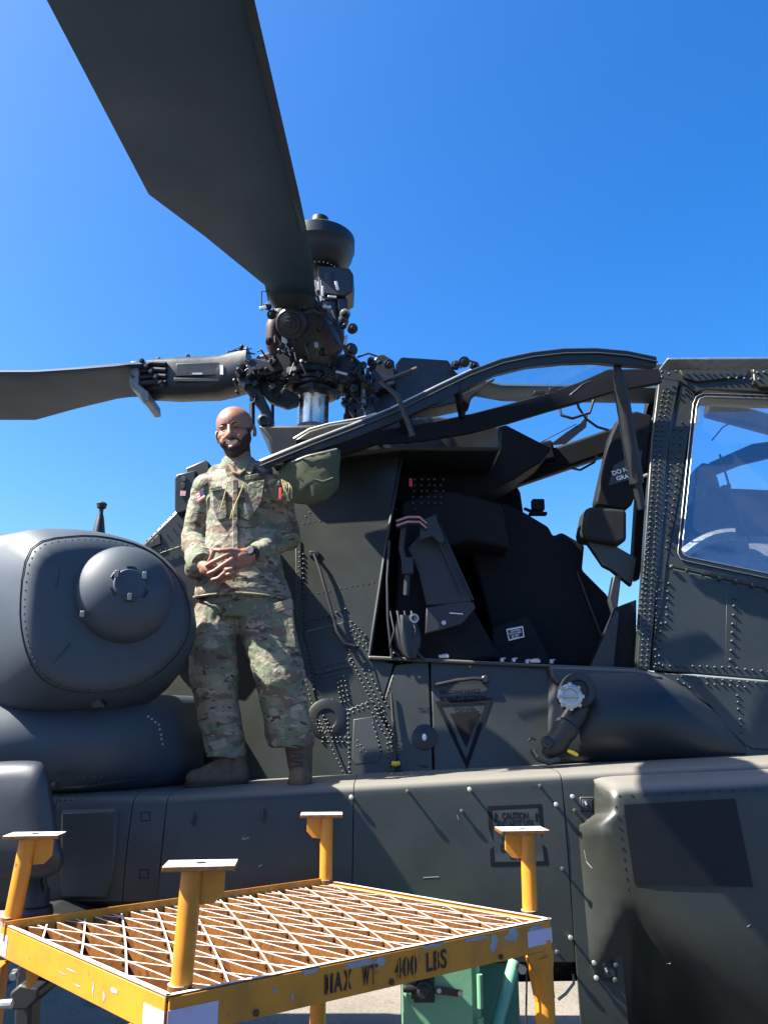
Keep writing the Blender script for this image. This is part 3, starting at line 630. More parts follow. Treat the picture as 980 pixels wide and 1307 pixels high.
for k in range(9): cs.box(P(884 + k * 5.5, 628 - (k % 3) * 3, 4.5), (0.022, 0.05, 0.03 + 0.015 * (k % 2)))
cs.build('front_console_knobs', 'seat', fi, bevel=0.003)
# ------------------------------------------------------------------ open canopy door
arch_t = [(331, 588), (400, 560), (445, 543), (500, 520.5), (560, 491), (600, 472), (640, 457), (680, 448.5), (720, 444), (760, 443.5), (800, 447), (838, 455)]
arch_b = [(337, 597), (400, 577), (445, 562), (500, 540), (560, 513), (600, 493), (632, 478), (672, 468), (720, 463), (760, 462), (800, 466), (838, 468)]
m = MB(); rows = []
for i, (a, b) in enumerate(zip(arch_t, arch_b)):
    y = 3.45 + 0.40 * i / 11
    rows.append([P(a[0], a[1], y), P(b[0], b[1], y), P(b[0], b[1], y) + V((0, 0.07, 0.015)), P(a[0], a[1], y) + V((0, 0.07, 0.015))])
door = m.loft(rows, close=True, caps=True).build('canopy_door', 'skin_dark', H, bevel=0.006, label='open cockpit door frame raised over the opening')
m = MB()
m.tube([P(a[0] + 1, a[1] + 7, 3.445 + 0.40 * i / 11) for i, a in enumerate(arch_t)], 0.005, 6)
m.build('door_moulding', 'skin', door, smooth=True)
MB().tube([P(a[0], a[1] + 0.5, 3.46 + 0.40 * i / 11) for i, a in enumerate(arch_t[:6])], 0.006, 6).build('door_edge_strip', 'alu', door, smooth=True)
dots = MB()
for k in range(30):
    t = k / 29; x = 500 + 100 * t; yy = 519.5 - 48 * t
    dots.box(P(x, yy + 1, 3.60 + 0.09 * t), (0.010, 0.012, 0.008))
dots.build('door_seal_studs', 'white', door, kind='stuff')
rail_t = [(345, 590), (400, 577), (480, 549), (540, 540), (600, 528), (650, 515), (700, 501), (740, 487), (776, 471), (840, 470)]
rail_b = [(352, 600), (400, 590), (480, 566), (540, 562), (600, 552), (650, 539), (700, 524), (740, 513), (783, 500), (845, 488)]
rows = []
for i, (a, b) in enumerate(zip(rail_t, rail_b)):
    y = 3.56 + 0.58 * min(1, i / 6)
    rows.append([P(a[0], a[1], y), P(b[0], b[1], y), P(b[0], b[1], y) + V((0, 0.06, 0.01)), P(a[0], a[1], y) + V((0, 0.06, 0.01))])
MB().loft(rows, close=True, caps=True).build('door_hinge_rail', 'cockpit', door, bevel=0.006)
# pane between arch and rail
rows = []
gp = [((480, 545), (484, 558)), ((540, 522), (540, 545)), ((600, 492), (600, 532)), ((640, 476), (650, 518)), ((690, 465), (700, 504)), ((740, 462), (745, 489)), ((785, 464), (785, 472))]
for i, (a, b) in enumerate(gp):
    t = i / 6
    rows.append([P(a[0], a[1], 3.62 + 0.22 * t), P((a[0] + b[0]) / 2, (a[1] + b[1]) / 2 - 1, 3.76 + 0.2 * t), P(b[0], b[1], 3.95 + 0.18 * t)])
MB().loft(rows).build('door_pane', 'glass', door, smooth=True)
for a, b, wdt in (((512, 530), (520, 562), 0.045), ((583, 496), (590, 532), 0.06), ((521, 534), (527, 556), 0.02)):
    MB().bar(P(*a, 3.62), P(*b, 3.98), wdt, 0.03, up=(0, -1, 0)).build('door_cross_bar', 'cockpit', door, bevel=0.004)
tri = [(556, 513), (600, 494), (600, 520), (585, 537), (545, 545), (540, 530)]
MB().prism([P(x, y, 3.8) for x, y in [(585, 505), (632, 482), (602, 506), (598, 520), (590, 528)]], (0, 0.04, 0)).build('door_gusset', 'cockpit', door, bevel=0.004)
# folding pull handle
MB().tube([P(527, 557, 3.50), P(517, 530, 3.49), P(507, 505, 3.48), P(486, 488, 3.48)][:3] + [P(487, 488, 3.48)] + [P(510, 480, 3.48), P(532, 471, 3.48)], [0.014, 0.014, 0.013, 0.013, 0.013, 0.013], 10).build('door_pull_handle', 'skin', door, smooth=True)
# gas strut
s0, s1 = P(787, 468, 3.86), P(818, 650, 4.02)
ax = (s1 - s0); L = ax.length
gs_ = MB().lathe(s0, ax, [(0, 0.02), (0.05, 0.024), (0.05, 0.03), (0.12, 0.03), (0.12, 0.036), (L * 0.82, 0.038), (L * 0.82, 0.024), (L, 0.024)], 16).build('gas_strut', 'black', door, smooth=True)
MB().tube([P(779, 495, 3.85), P(784, 500, 3.84), P(800, 600, 3.95)], 0.004, 6).build('strut_cable', 'black', door, smooth=True)
for q, z_ in ((P(688, 502, 3.92), .06), (P(705, 498, 3.98), .04), (P(525, 556, 3.7), .03)): MB().box(q, (z_, 0.03, 0.02)).build('door_latch', 'hub', door, bevel=0.003)
MB().tube([P(727, 505, 4.0), P(745, 490, 3.98), P(754, 487, 3.98)], 0.007, 8).build('latch_lever', 'hub', door, smooth=True)

# ------------------------------------------------------------------ forward avionics bay (long fairing the man stands on)
def lipz(px): return 1.43 if px < 215 else 1.43 + (px - 215) * (0.115 / 765.0)
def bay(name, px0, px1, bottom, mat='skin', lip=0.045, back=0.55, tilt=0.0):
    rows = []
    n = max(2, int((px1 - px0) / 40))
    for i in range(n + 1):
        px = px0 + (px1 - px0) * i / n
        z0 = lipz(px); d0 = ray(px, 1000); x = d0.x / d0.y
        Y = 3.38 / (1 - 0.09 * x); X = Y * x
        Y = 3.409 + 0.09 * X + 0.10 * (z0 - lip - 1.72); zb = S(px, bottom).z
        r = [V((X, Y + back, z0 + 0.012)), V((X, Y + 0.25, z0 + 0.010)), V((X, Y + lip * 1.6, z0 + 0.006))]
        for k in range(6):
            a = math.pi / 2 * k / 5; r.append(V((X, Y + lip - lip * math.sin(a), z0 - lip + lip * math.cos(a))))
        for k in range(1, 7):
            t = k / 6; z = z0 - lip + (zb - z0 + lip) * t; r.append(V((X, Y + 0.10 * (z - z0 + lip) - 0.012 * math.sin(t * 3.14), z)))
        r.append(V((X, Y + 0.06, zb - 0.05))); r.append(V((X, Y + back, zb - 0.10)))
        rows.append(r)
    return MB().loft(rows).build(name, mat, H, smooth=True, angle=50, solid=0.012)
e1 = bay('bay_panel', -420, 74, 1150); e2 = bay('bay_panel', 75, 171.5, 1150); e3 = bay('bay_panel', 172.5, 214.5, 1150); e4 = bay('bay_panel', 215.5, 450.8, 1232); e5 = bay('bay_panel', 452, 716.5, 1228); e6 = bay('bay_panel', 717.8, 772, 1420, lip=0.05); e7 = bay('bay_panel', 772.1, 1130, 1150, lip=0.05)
bh = MB().box((0.2, 3.75, 1.15), (4.6, 0.5, 0.34)).build('bay_core', 'black', H)
def Se(px, py, out=0.0):
    return S(px, py, out + 0.014)
from mathutils.bvhtree import BVHTree
def surf_of(objs):                       # lay marks exactly on the sheet metal already built
    vs, fs = [], []
    for o in objs:
        k = len(vs); w0 = WPOS[o.name]; vs += [v.co + w0 for v in o.data.vertices]; fs += [tuple(i + k for i in p.vertices) for p in o.data.polygons]
    t = BVHTree.FromPolygons(vs, fs)
    def f(px, py, out=0.0):
        hit = t.ray_cast(CAM, ray(px, py).normalized())[0]
        if hit is None: return Se(px, py, out)
        return hit - V((0, out, 0))
    return f
Sm = surf_of([e1, e2, e3, e4, e5, e6, e7])
# recessed panel on the left, door outlines, latches
fr = [(78, 1034), (150, 1032), (153, 1040), (147, 1110), (138, 1148), (76, 1148)]
panel('raised_access_panel', fr, f=Sm, out=0.014, th=0.03, parent=e2, bevel=0.014)
for x, y in ((186, 1042), (184, 1115)):
    ringdecal('flush_latch', [(x - 6, y - 6), (x + 6, y - 6), (x + 6, y + 6), (x - 6, y + 6)], [(x - 5, y - 5), (x + 5, y - 5), (x + 5, y + 5), (x - 5, y + 5)], Sm, 0.002, e3)
for x, y in ((247, 1046), (336, 1042)):
    mb = MB().ell(Sm(x, y, 0.0), (0.014, 0.006, 0.03)); mb.tube([Sm(x, y - 5, 0.01), Sm(x + 1, y + 2, 0.015), Sm(x, y + 8, 0.005)], 0.004, 6)
    mb.build('door_latch', 'black', e4, smooth=True)
bolts = [(450, 1018), (522, 1011), (600, 1008), (689, 1004), (709, 1027), (717, 1109), (727, 1195), (710, 1214), (757, 1228), (784, 1250), (760, 1247), (785, 1231), (730, 1017), (733, 1035), (770, 1130), (590, 1036)]
for k, (x, y) in enumerate(bolts):
    o = e4 if x < 451 else e5 if x < 717 else e6
    L = 0.05 if k in (1, 2, 3, 4, 5, 6, 7) else 0.03
    MB().lathe(Sm(x, y, -0.004), (-0.15, -1, 0.1), [(0, 0.005), (L - 0.008, 0.005), (L - 0.008, 0.0095), (L, 0.0095), (L + 0.002, 0.006)], 10).build('latch_bolt', 'skin' if k % 2 else 'alu', o, smooth=True)
def latch(x, y, w_, h_, o):
    a = [(x, y), (x + w_, y), (x + w_, y + h_), (x, y + h_)]
    panel('latch_pan', a, f=Sm, out=0.006, th=0.01, parent=o, mat='skin_dark', bevel=0.006)
    panel('latch_pan', [(x + 3, y + 3), (x + w_ - 3, y + 3), (x + w_ - 3, y + h_ - 3), (x + 3, y + h_ - 3)], f=Sm, out=0.010, th=0.01, parent=o, mat='black', bevel=0.004)
    MB().tube([Sm(x + 6, y + 5, 0.014), Sm(x + 8, y + 10, 0.016)], 0.005, 6).build('latch_key', 'alu', o, smooth=True)
latch(739, 1017, 19, 19, e6); latch(765, 1229, 22, 22, e6)
# caution decal
co4 = [(622, 1029), (691, 1026), (700, 1104), (626, 1106)]; ci4 = [(628, 1034), (686, 1031), (694, 1099), (631, 1100)]
ringdecal('caution_border', co4, ci4, Sm, 0.0012, e5)
MB().add([Sm(x, y, 0.0006) for x, y in ci4], [(0, 1, 2, 3)]).build('caution_field', 'decal_grey', e5)
for k, s in enumerate(('CAUTION', 'DO NOT USE', 'AS STEP', 'WHEN AFT', 'DOORS ARE', 'OPEN')):
    wtext(s, 657 + k * 0.6, 1041.5 + k * 10.2, 0.036, Sm, 0.0012, e5, ang=-0.02, sx=0.68)
for x in (631, 683):
    MB().add([Sm(a, b, 0.0012) for a, b in [(x, 1049), (x + 3, 1049), (x + 3, 1042), (x + 4.6, 1042), (x + 1.5, 1036), (x - 1.6, 1042), (x, 1042)]], [tuple(range(7))]).build('caution_arrow', 'print_dark', e5)
# --- big rounded blister on the forward bay
rows = []
specs = [(-30, -0.44, 0), (-22, -0.20, 0), (-14, -0.05, 0), (-7, 0.0, .30), (-2, 0, .62), (4, 0, .86), (11, 0, .97)] + [(19 + 408 * (k / 19) ** 1.4, 0, 1) for k in range(20)]
for dy, back, v_ in specs:
    py0 = 1003 + dy; xl = 757 if py0 < 1049 else 738 + max(0, py0 - 1070) * 0.05
    w_ = 34 + max(0, py0 - 1050) * 0.75; r = []
    for i in range(28):
        u = (i / 27) ** 1.8; px = xl + (1140 - xl) * u
        q_ = min(1, (px - xl) / w_); q_ = math.sin(q_ * math.pi / 2); py = py0 - (px - 757) * 0.047 * max(0, 1 - max(0, dy - 10) / 120)
        o_ = -0.012 + 0.172 * q_ * v_ * (1 - max(0, py0 - 1200) * 0.0016) + back
        pt_ = 1140 + (px - 805) * 0.85 if px > 805 else 1140 + (805 - px) * 2.2
        dd = max(0.0, py - pt_); o_ -= 0.0019 * dd * dd / (dd + 22.0)
        if i == 0 and v_ > 0.5: o_ = -0.03 if dd == 0 else min(-0.03, o_)
        r.append(Se(px, py, o_))
    rows.append(r)
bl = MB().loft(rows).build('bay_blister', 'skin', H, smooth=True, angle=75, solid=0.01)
Bm = surf_of([bl])
cn = [(795, 1027), (937, 1019), (960, 1132), (809, 1128)]
rows = []
for i in range(11):
    v_ = i / 10; r = []
    for k in range(13):
        u = k / 12
        x = (cn[0][0] * (1 - u) + cn[1][0] * u) * (1 - v_) + (cn[3][0] * (1 - u) + cn[2][0] * u) * v_
        y = (cn[0][1] * (1 - u) + cn[1][1] * u) * (1 - v_) + (cn[3][1] * (1 - u) + cn[2][1] * u) * v_
        r.append(Bm(x, y, 0.005))
    rows.append(r)
MB().loft(rows).build('dark_window_panel', 'window_black', bl, smooth=True, solid=0.004)
# rivets along lip
rv = MB()
def lipp(px, dy): 
    d0 = ray(px, 1000); x = d0.x / d0.y; Y = 3.38 / (1 - 0.09 * x) + dy; return V((Y * x, Y, lipz(px) + 0.01))
for k in range(26):
    rv.ell(lipp(500 + k * 13, 0.42), (0.006, 0.006, 0.006), seg=6, rings=4)
rv.build('lip_rivets', 'alu', e5, kind='stuff')

MB().prism([V((-8, 5.0, 1.3)), V((-2.5, 5.0, 1.3)), V((-2.5, 5.0, 2.25)), V((-8, 5.0, 2.25))], (0, 1.7, 0)).build('far_side_shade_block', 'skin_dark', H, bevel=0.1)  # unseen far-side block, sized to throw shade on the ground at left
MB().prism([V((-9, 3.95, 1.35)), V((-1.6, 3.95, 1.35)), V((-1.6, 3.95, 2.2)), V((-9, 3.95, 2.0))], (0, 1.1, 0)).build('aft_body_shade_block', 'skin_dark', H, bevel=0.1)  # hidden aft body block, added to help shade the ground at left
sc_ = MB()
for k in range(22):
    p = Bm(790 + k * 16, 1016 - k * 0.8, 0.001); sc_.lathe(p, (0, -1, 0), [(0, .0045), (.0025, .0045)], 8)
for k in range(9):
    p = Bm(786 + k * 1.9, 1030 + k * 13, 0.001); sc_.lathe(p, (0, -1, 0), [(0, .0045), (.0025, .0045)], 8)
sc_.build('blister_screws', 'hub', bl, kind='stuff')
for pts in ([(745, 1085), (748, 1100), (755, 1108)], [(823, 1060), (827, 1052), (829, 1047)], [(953, 1183), (957, 1180)], [(818, 1085), (822, 1074)], [(850, 1230), (880, 1226)]):
    q = [Bm(x, y, 0.0006) for x, y in pts]; MB().tube(q, 0.0011, 5).build('paint_scratch', 'alu', bl)
for pts in ([(310, 1072), (318, 1069)], [(312, 1068), (309, 1071)], [(330, 1106), (334, 1104)], [(583, 1040), (585, 1046)], [(540, 1120), (560, 1119)]):
    q = [Sm(x, y, 0.0006) for x, y in pts]; MB().tube(q, 0.0011, 5).build('paint_scratch', 'alu', e4)
# --- belly, mostly in shade, and dark wheel recess
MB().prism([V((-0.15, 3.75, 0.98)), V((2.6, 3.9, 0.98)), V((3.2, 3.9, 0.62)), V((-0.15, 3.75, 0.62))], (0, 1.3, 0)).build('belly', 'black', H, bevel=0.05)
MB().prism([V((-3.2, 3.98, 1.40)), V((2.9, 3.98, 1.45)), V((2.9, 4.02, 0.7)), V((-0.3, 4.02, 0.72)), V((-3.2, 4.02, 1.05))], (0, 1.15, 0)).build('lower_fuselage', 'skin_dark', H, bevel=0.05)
MB().prism([P(690, 1228, 3.52), P(742, 1226, 3.55), P(745, 1240, 3.55), P(694, 1242, 3.52)], (0, 0.03, 0)).build('recess_frame', 'skin_dark', H, bevel=0.003)
MB().tube([P(712, 1276, 3.6), P(722, 1268, 3.6), P(732, 1255, 3.6), P(731, 1243, 3.6)], 0.006, 8).build('recess_hose', 'alu', H, smooth=True)

# ------------------------------------------------------------------ wing stub under the engine
rows = []
for px, y, r_ in ((-420, 3.05, 0.235), (-150, 3.08, 0.235), (0, 3.12, 0.23), (90, 3.2, 0.225), (160, 3.35, 0.215), (215, 3.55, 0.20), (262, 3.8, 0.18)):
    d = ray(px, 930); X = d.x / d.y * y
    c = V((X, y + r_, 1.62)); row = []
    for k in range(15):
        a = -math.pi * 0.5 + math.pi * k / 14
        row.append(c + V((0, -math.cos(a) * r_, -math.sin(a) * 0.215 * (1.0 if a < 0 else 0.85))))
    row.append(c + V((0, 0.9, -0.2))); row.insert(0, c + V((0, 0.9, 0.14)))
    rows.append(row)
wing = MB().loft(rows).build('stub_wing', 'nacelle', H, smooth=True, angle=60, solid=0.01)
def Wg(px, py, out=0.0):
    return P(px, py, 3.19 - out + max(0, (px - 90)) * 0.0022)
rivets([[(5, 907), (120, 907)]], 4.4, f=lambda a, b, o=0: P(a, b, 3.36), r=0.004, h=0.004, parent=wing, mat='alu')
rivets([[(190, 914), (203, 925), (208, 950)]], 6, f=lambda a, b, o=0: P(a, b, 3.36), r=0.0045, h=0.006, parent=wing, mat='alu')
MB().tube([P(70, 1006, 3.21), P(110, 1004, 3.22), P(160, 997, 3.36), P(200, 990, 3.5)], 0.004, 6).build('wing_seam', 'black', wing, smooth=True)
rivets([[(78, 987), (150, 985)], [(80, 993), (130, 992)], [(76, 1022), (105, 1021)]], 7, f=lambda a, b, o=0: P(a, b, 3.215), r=0.004, h=0.004, parent=wing, mat='skin_dark')
MB().lathe(P(71, 1002, 3.2), (0, -1, 0), [(0, 0.012), (0.012, 0.012), (0.015, 0.006)], 12).build('wing_bolt', 'black', wing, smooth=True)
MB().tube([P(74, 1026, 3.3), P(172, 1021, 3.35)], 0.004, 6).build('wing_edge_strip', 'alu', wing, smooth=True)

# ------------------------------------------------------------------ engine nacelle with round nose fairing
NY = 3.15
def NP(x, y, Y):                       # nacelle front: faces forward and outboard
    return P(x, y, Y + max(-0.05, (x - 60) * 0.0019))
def ringpx(outline, y, shrink=1.0, c=None):
    n = len(outline); cx = sum(p[0] for p in outline) / n; cy = sum(p[1] for p in outline) / n
    if c: cx, cy = c
    return [P(cx + (x - cx) * shrink, cy + (yy - cy) * shrink, y) for x, yy in outline]
def smooth_outline(pts, n):
    out = []; m_ = len(pts)
    for i in range(n):
        t = i / n * m_; k = int(t); f = t - k
        p0, p1, p2, p3 = [pts[(k + j) % m_] for j in (-1, 0, 1, 2)]
        out.append(tuple(0.5 * (2 * p1[a] + (p2[a] - p0[a]) * f + (2 * p0[a] - 5 * p1[a] + 4 * p2[a] - p3[a]) * f * f + (3 * p1[a] - p0[a] - 3 * p2[a] + p3[a]) * f ** 3) for a in (0, 1)))
    return out
# outer body: lofted from a big rear ring (further away, to the left) to the front rim
front = smooth_outline([(40, 700), (95, 684), (150, 688), (196, 706), (232, 745), (243, 800), (216, 848), (165, 880), (100, 884), (55, 868), (33, 830), (26, 770)], 40)
mid = smooth_outline([(20, 684), (85, 675), (150, 684), (202, 706), (238, 748), (250, 805), (222, 860), (160, 893), (90, 900), (30, 890), (-5, 845), (-15, 750)], 40)
rear = smooth_outline([(-60, 700), (20, 682), (120, 682), (200, 708), (238, 752), (250, 812), (215, 878), (150, 915), (50, 930), (-40, 930), (-110, 860), (-120, 760)], 40)
rear2 = [(x - 330, y + 10) for x, y in rear]
in1 = [(c[0] * 0.93 + 150 * 0.07, c[1] * 0.93 + 785 * 0.07) for c in front]
rows = [[P(x, y, 3.75) for x, y in rear2], [P(x, y, 3.5) for x, y in rear], [NP(x, y, 3.12) for x, y in mid], [NP(x, y, 3.02) for x, y in front], [NP(x, y, 2.99) for x, y in in1],
        [NP(x * 0.8 + 150 * 0.2, y * 0.8 + 785 * 0.2, 2.975) for x, y in front], [NP(x * 0.5 + 155 * 0.5, y * 0.5 + 770 * 0.5, 2.97) for x, y in front], [NP(x * 0.1 + 158 * 0.9, y * 0.1 + 760 * 0.9, 2.97) for x, y in front]]
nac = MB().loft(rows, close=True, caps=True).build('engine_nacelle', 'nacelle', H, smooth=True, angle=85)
MB().tube([NP(*front[i % 40], 3.015) for i in range(41)], 0.0024, 6, cap=False).build('nacelle_seam', 'skin_dark', nac, smooth=True)
MB().tube([P(0, 785, 3.33), P(24, 781, 3.24), P(28, 781, 3.17)], 0.003, 6).build('nacelle_seam', 'skin_dark', nac, smooth=True)
fm = MB()
for i in range(0, 400, 5):
    q = i / 10.0; k = int(q) % 40; f = q - int(q); a0_, b0_ = front[k], front[(k + 1) % 40]
    x = a0_[0] + (b0_[0] - a0_[0]) * f; y = a0_[1] + (b0_[1] - a0_[1]) * f
    fm.ell(NP(150 + (x - 150) * 0.955, 785 + (y - 785) * 0.955, 3.0), 0.0035, seg=6, rings=4)
fm.build('nacelle_fasteners', 'skin_dark', nac, kind='stuff')
MB().tube([NP(88, 690, 3.01), NP(78, 720, 2.975), NP(72, 750, 2.968)], 0.002, 6).build('nacelle_seam', 'skin_dark', nac, smooth=True)
MB().tube([NP(90, 822, 2.968), NP(70, 845, 2.975), NP(62, 868, 3.0)], 0.002, 6).build('nacelle_seam', 'skin_dark', nac, smooth=True)
# nose gearbox dome
dc = P(160, 757, 3.14); ax = V((0.42, -0.87, 0.16)).normalized(); r0 = 0.196
prof = [(-0.06, r0)] + [(r0 * 0.62 * math.sin(a), r0 * math.cos(a)) for a in [math.pi / 2 * k / 14 for k in range(11)]] + [(r0 * 0.62 * math.sin(math.pi / 2 * 11 / 14) + 0.001, 0.063), (r0 * 0.62 + 0.002, 0.058), (r0 * 0.62 + 0.003, 0.0)]
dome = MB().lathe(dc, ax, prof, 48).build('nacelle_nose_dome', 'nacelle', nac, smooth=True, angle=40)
px_ = ax.cross(V((0, 0, 1))).normalized(); py_ = px_.cross(ax)
tc_ = dc + ax * (r0 * 0.575)
for k in range(6):
    mb = MB(); a0 = k * math.pi / 3 + 0.3
    q = [tc_ + (px_ * math.cos(a0 + j * 0.16) + py_ * math.sin(a0 + j * 0.16)) * 0.073 + ax * 0.002 for j in range(4)]
    mb.tube(q, 0.004, 6); mb.build('dome_clip', 'skin_dark', dome, smooth=True)
for k in range(3):
    a0 = k * 2.1 + 0.5
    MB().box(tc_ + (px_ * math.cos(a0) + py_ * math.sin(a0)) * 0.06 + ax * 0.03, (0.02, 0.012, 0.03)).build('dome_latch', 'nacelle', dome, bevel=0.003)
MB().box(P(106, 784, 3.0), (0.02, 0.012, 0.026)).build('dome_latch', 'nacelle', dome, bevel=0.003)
# inlet hardware under the nacelle
MB().prism([P(8, 876, 3.2), P(36, 868, 3.2), P(46, 876, 3.2), P(30, 895, 3.2), P(12, 903, 3.2)], (0, 0.05, 0)).prism([P(48, 885, 3.2), P(60, 876, 3.2), P(74, 880, 3.2), P(70, 895, 3.2), P(44, 900, 3.2)], (0, 0.05, 0)).build('nacelle_bracket', 'skin', nac, bevel=0.006)
MB().prism([P(112, 890, 3.2), P(128, 888, 3.2), P(134, 903, 3.2), P(118, 905, 3.2)], (0, 0.05, 0)).build('nacelle_drain', 'skin_dark', nac, bevel=0.006)
# blade antenna on the nacelle
MB().lathe(P(126, 684, 3.45), (0.012, 0, 1), [(-0.03, 0.034), (0, 0.03), (0.08, 0.017), (0.105, 0.010), (0.125, 0.010), (0.13, 0.02), (0.15, 0.024), (0.158, 0.016)], 14).build('nacelle_antenna', 'skin_dark', nac, smooth=True)
# --- upper fuselage behind: fairing, sensor box
fa = MB().prism([P(178, 696, 3.95), P(206, 668, 3.95), P(240, 634, 3.95), P(262, 640, 3.95), P(262, 830, 3.95), P(178, 800, 3.95)], (0, 0.5, 0)).build('upper_fairing', 'skin', H, bevel=0.02)
MB().prism([P(192, 692, 3.94), P(204, 680, 3.94), P(206, 694, 3.94), P(193, 699, 3.94)], (0, 0.02, 0)).build('fairing_vent', 'black', fa, bevel=0.003)
rivets([[(205, 703), (237, 694)], [(188, 690), (206, 672), (240, 638)]], 9, f=lambda a, b, o=0: P(a, b, 3.94), r=0.004, h=0.004, parent=fa, mat='black')
MB().tube([P(205, 706, 3.94), P(246, 692, 3.94)], 0.003, 6).build('fairing_seam', 'black', fa, smooth=True)
sb = MB().prism([P(226, 605, 3.85), P(250, 600, 3.85), P(250, 630, 3.85), P(244, 650, 3.85), P(226, 656, 3.85), P(223, 650, 3.85), P(223, 610, 3.85)], (0, 0.12, 0)).build('sensor_box', 'skin_dark', H, bevel=0.006)
MB().prism([P(236, 597, 3.88), P(262, 586, 3.88), P(268, 591, 3.88), P(270, 622, 3.88), P(250, 652, 3.88), P(240, 650, 3.88)], (0, 0.2, 0)).build('sensor_box_shell', 'black', sb, bevel=0.01)
for (x, y), mt in (((235, 611), 'decal_grey'), ((234, 620), 'skin'), ((234, 630), 'pink')):
    MB().box(P(x, y, 3.845), (0.028 if mt == 'pink' else 0.02, 0.006, 0.026), Matrix.Rotation(0.05, 3, 'Y')).build('sensor_label', mt, sb, bevel=0.001)
MB().prism([P(232, 652, 3.9), P(262, 640, 3.9), P(262, 690, 3.9), P(238, 690, 3.9), P(236, 670, 3.9)], (0, 0.1, 0)).build('sensor_pedestal', 'skin_dark', sb, bevel=0.005)

# ------------------------------------------------------------------ rotor
BA, BB = 3.45, 0.15
def Bp(px, py):
    d = ray(px, py); t = (BA + BB * 0 - 1.72) / (d.z - BB * d.y); return CAM + d * t
e_l0, e_l1 = Bp(60, 0), Bp(190, 248); e_r0, e_r1 = Bp(325, 0), Bp(396, 310)
def ext(a, b, Y): return a + (b - a) * ((Y - a.y) / (b.y - a.y))
def blade(name, pts_l, pts_r, parent, thick=0.055, up=V((0, 0, 1))):
    rows = []
    for a, b in zip(pts_l, pts_r):        # l = trailing, r = leading
        row = []; ch = (b - a); 
        us = [0, .03, .15, .35, .6, .8, .92, .98, 1.0]
        th = [0.02, .10, .32, .62, .92, 1.0, .78, .40, 0.0]
        k_ = min(1, ch.length / 0.5)
        for u, t in zip(us, th): row.append(a + ch * u - up * (thick * 0.5 * t * k_ * 0.4))
        for u, t in list(zip(us, th))[-2:0:-1]: row.append(a + ch * u + up * (thick * 0.8 * t * k_))
        rows.append(row)
    return MB().loft(rows, close=True, caps=True).build(name, 'blade', parent, smooth=True, angle=40)
hubc = P(398, 462, 4.35)
RH = MB().lathe(hubc + V((0, 0, -0.18)), (0, 0, 1), [(0, 0.12), (0.04, 0.2), (0.07, 0.2), (0.09, 0.14), (0.2, 0.16), (0.3, 0.2), (0.34, 0.2), (0.38, 0.12), (0.5, 0.1)], 28).build('rotor_hub', 'hub', H, smooth=True, angle=40)
Ys = [-2.6, -0.5, 0.8, 1.8]
L_ = [ext(e_l0, e_l1, y) for y in Ys] + [e_l1, Bp(262, 302), Bp(338, 364), Bp(342, 384)]
R_ = [ext(e_r0, e_r1, y) for y in Ys] + [Bp(382, 248), Bp(391, 290), Bp(400, 340), Bp(403, 384)]
bl1 = blade('rotor_blade', L_, R_, H)
lead = [a + (b - a) * 0.955 - V((0, 0, 0.021)) for a, b in zip(L_[:6], R_[:6])]; lead2 = [b + V((0, 0, -0.004)) for b in R_[:6]]
MB().loft([lead, lead2]).build('erosion_strip', 'skin_dark', bl1, solid=0.002)
# grip of the near blade: tapering body seen from below
def gpt(px, py, y): return P(px, py, y)
gl = [((343, 382), (403, 382), 3.98), ((352, 400), (414, 398), 4.02), ((362, 425), (424, 425), 4.08), ((372, 450), (430, 452), 4.16), ((366, 470), (436, 474), 4.24), ((372, 492), (424, 492), 4.30)]
rows = []
for (a, b, y) in gl:
    A, B_ = P(*a, y), P(*b, y); c = (A + B_) / 2; hx = (B_ - A).length / 2
    rows.append([c + V((math.copysign(abs(math.cos(q)) ** 0.6, math.cos(q)) * hx, 0.02 + math.copysign(abs(math.sin(q)) ** 0.6, math.sin(q)) * 0.09, 0)) for q in [2 * math.pi * k / 20 for k in range(20)]])
gp_ = MB().loft(rows, close=True, caps=True).build('blade_grip', 'hub', RH, smooth=True, angle=50)
cg = P(372, 413, 3.90)
MB().lathe(cg, (-0.1, -0.85, -0.5), [(-0.05, 0.085), (0.02, 0.085), (0.03, 0.075), (0.03, 0.06), (0.045, 0.058), (0.05, 0.04), (0.07, 0.038), (0.075, 0.02), (0.09, 0.018)], 28).build('lag_hinge_cap', 'hub', RH, smooth=True)
MB().lathe(P(349, 446, 4.1), (0.0, -0.1, 1), [(-0.03, 0.02), (0, 0.036), (0.03, 0.045), (0.12, 0.045), (0.15, 0.045), (0.17, 0.036), (0.2, 0.02)], 18).build('lag_damper', 'rust', RH, smooth=True)
MB().lathe(P(428, 447, 4.05), (-0.5, -0.05, 1), [(-0.02, 0.025), (0, 0.04), (0.14, 0.04), (0.16, 0.025)], 8).build('lag_damper', 'rust', RH, smooth=True, angle=30)
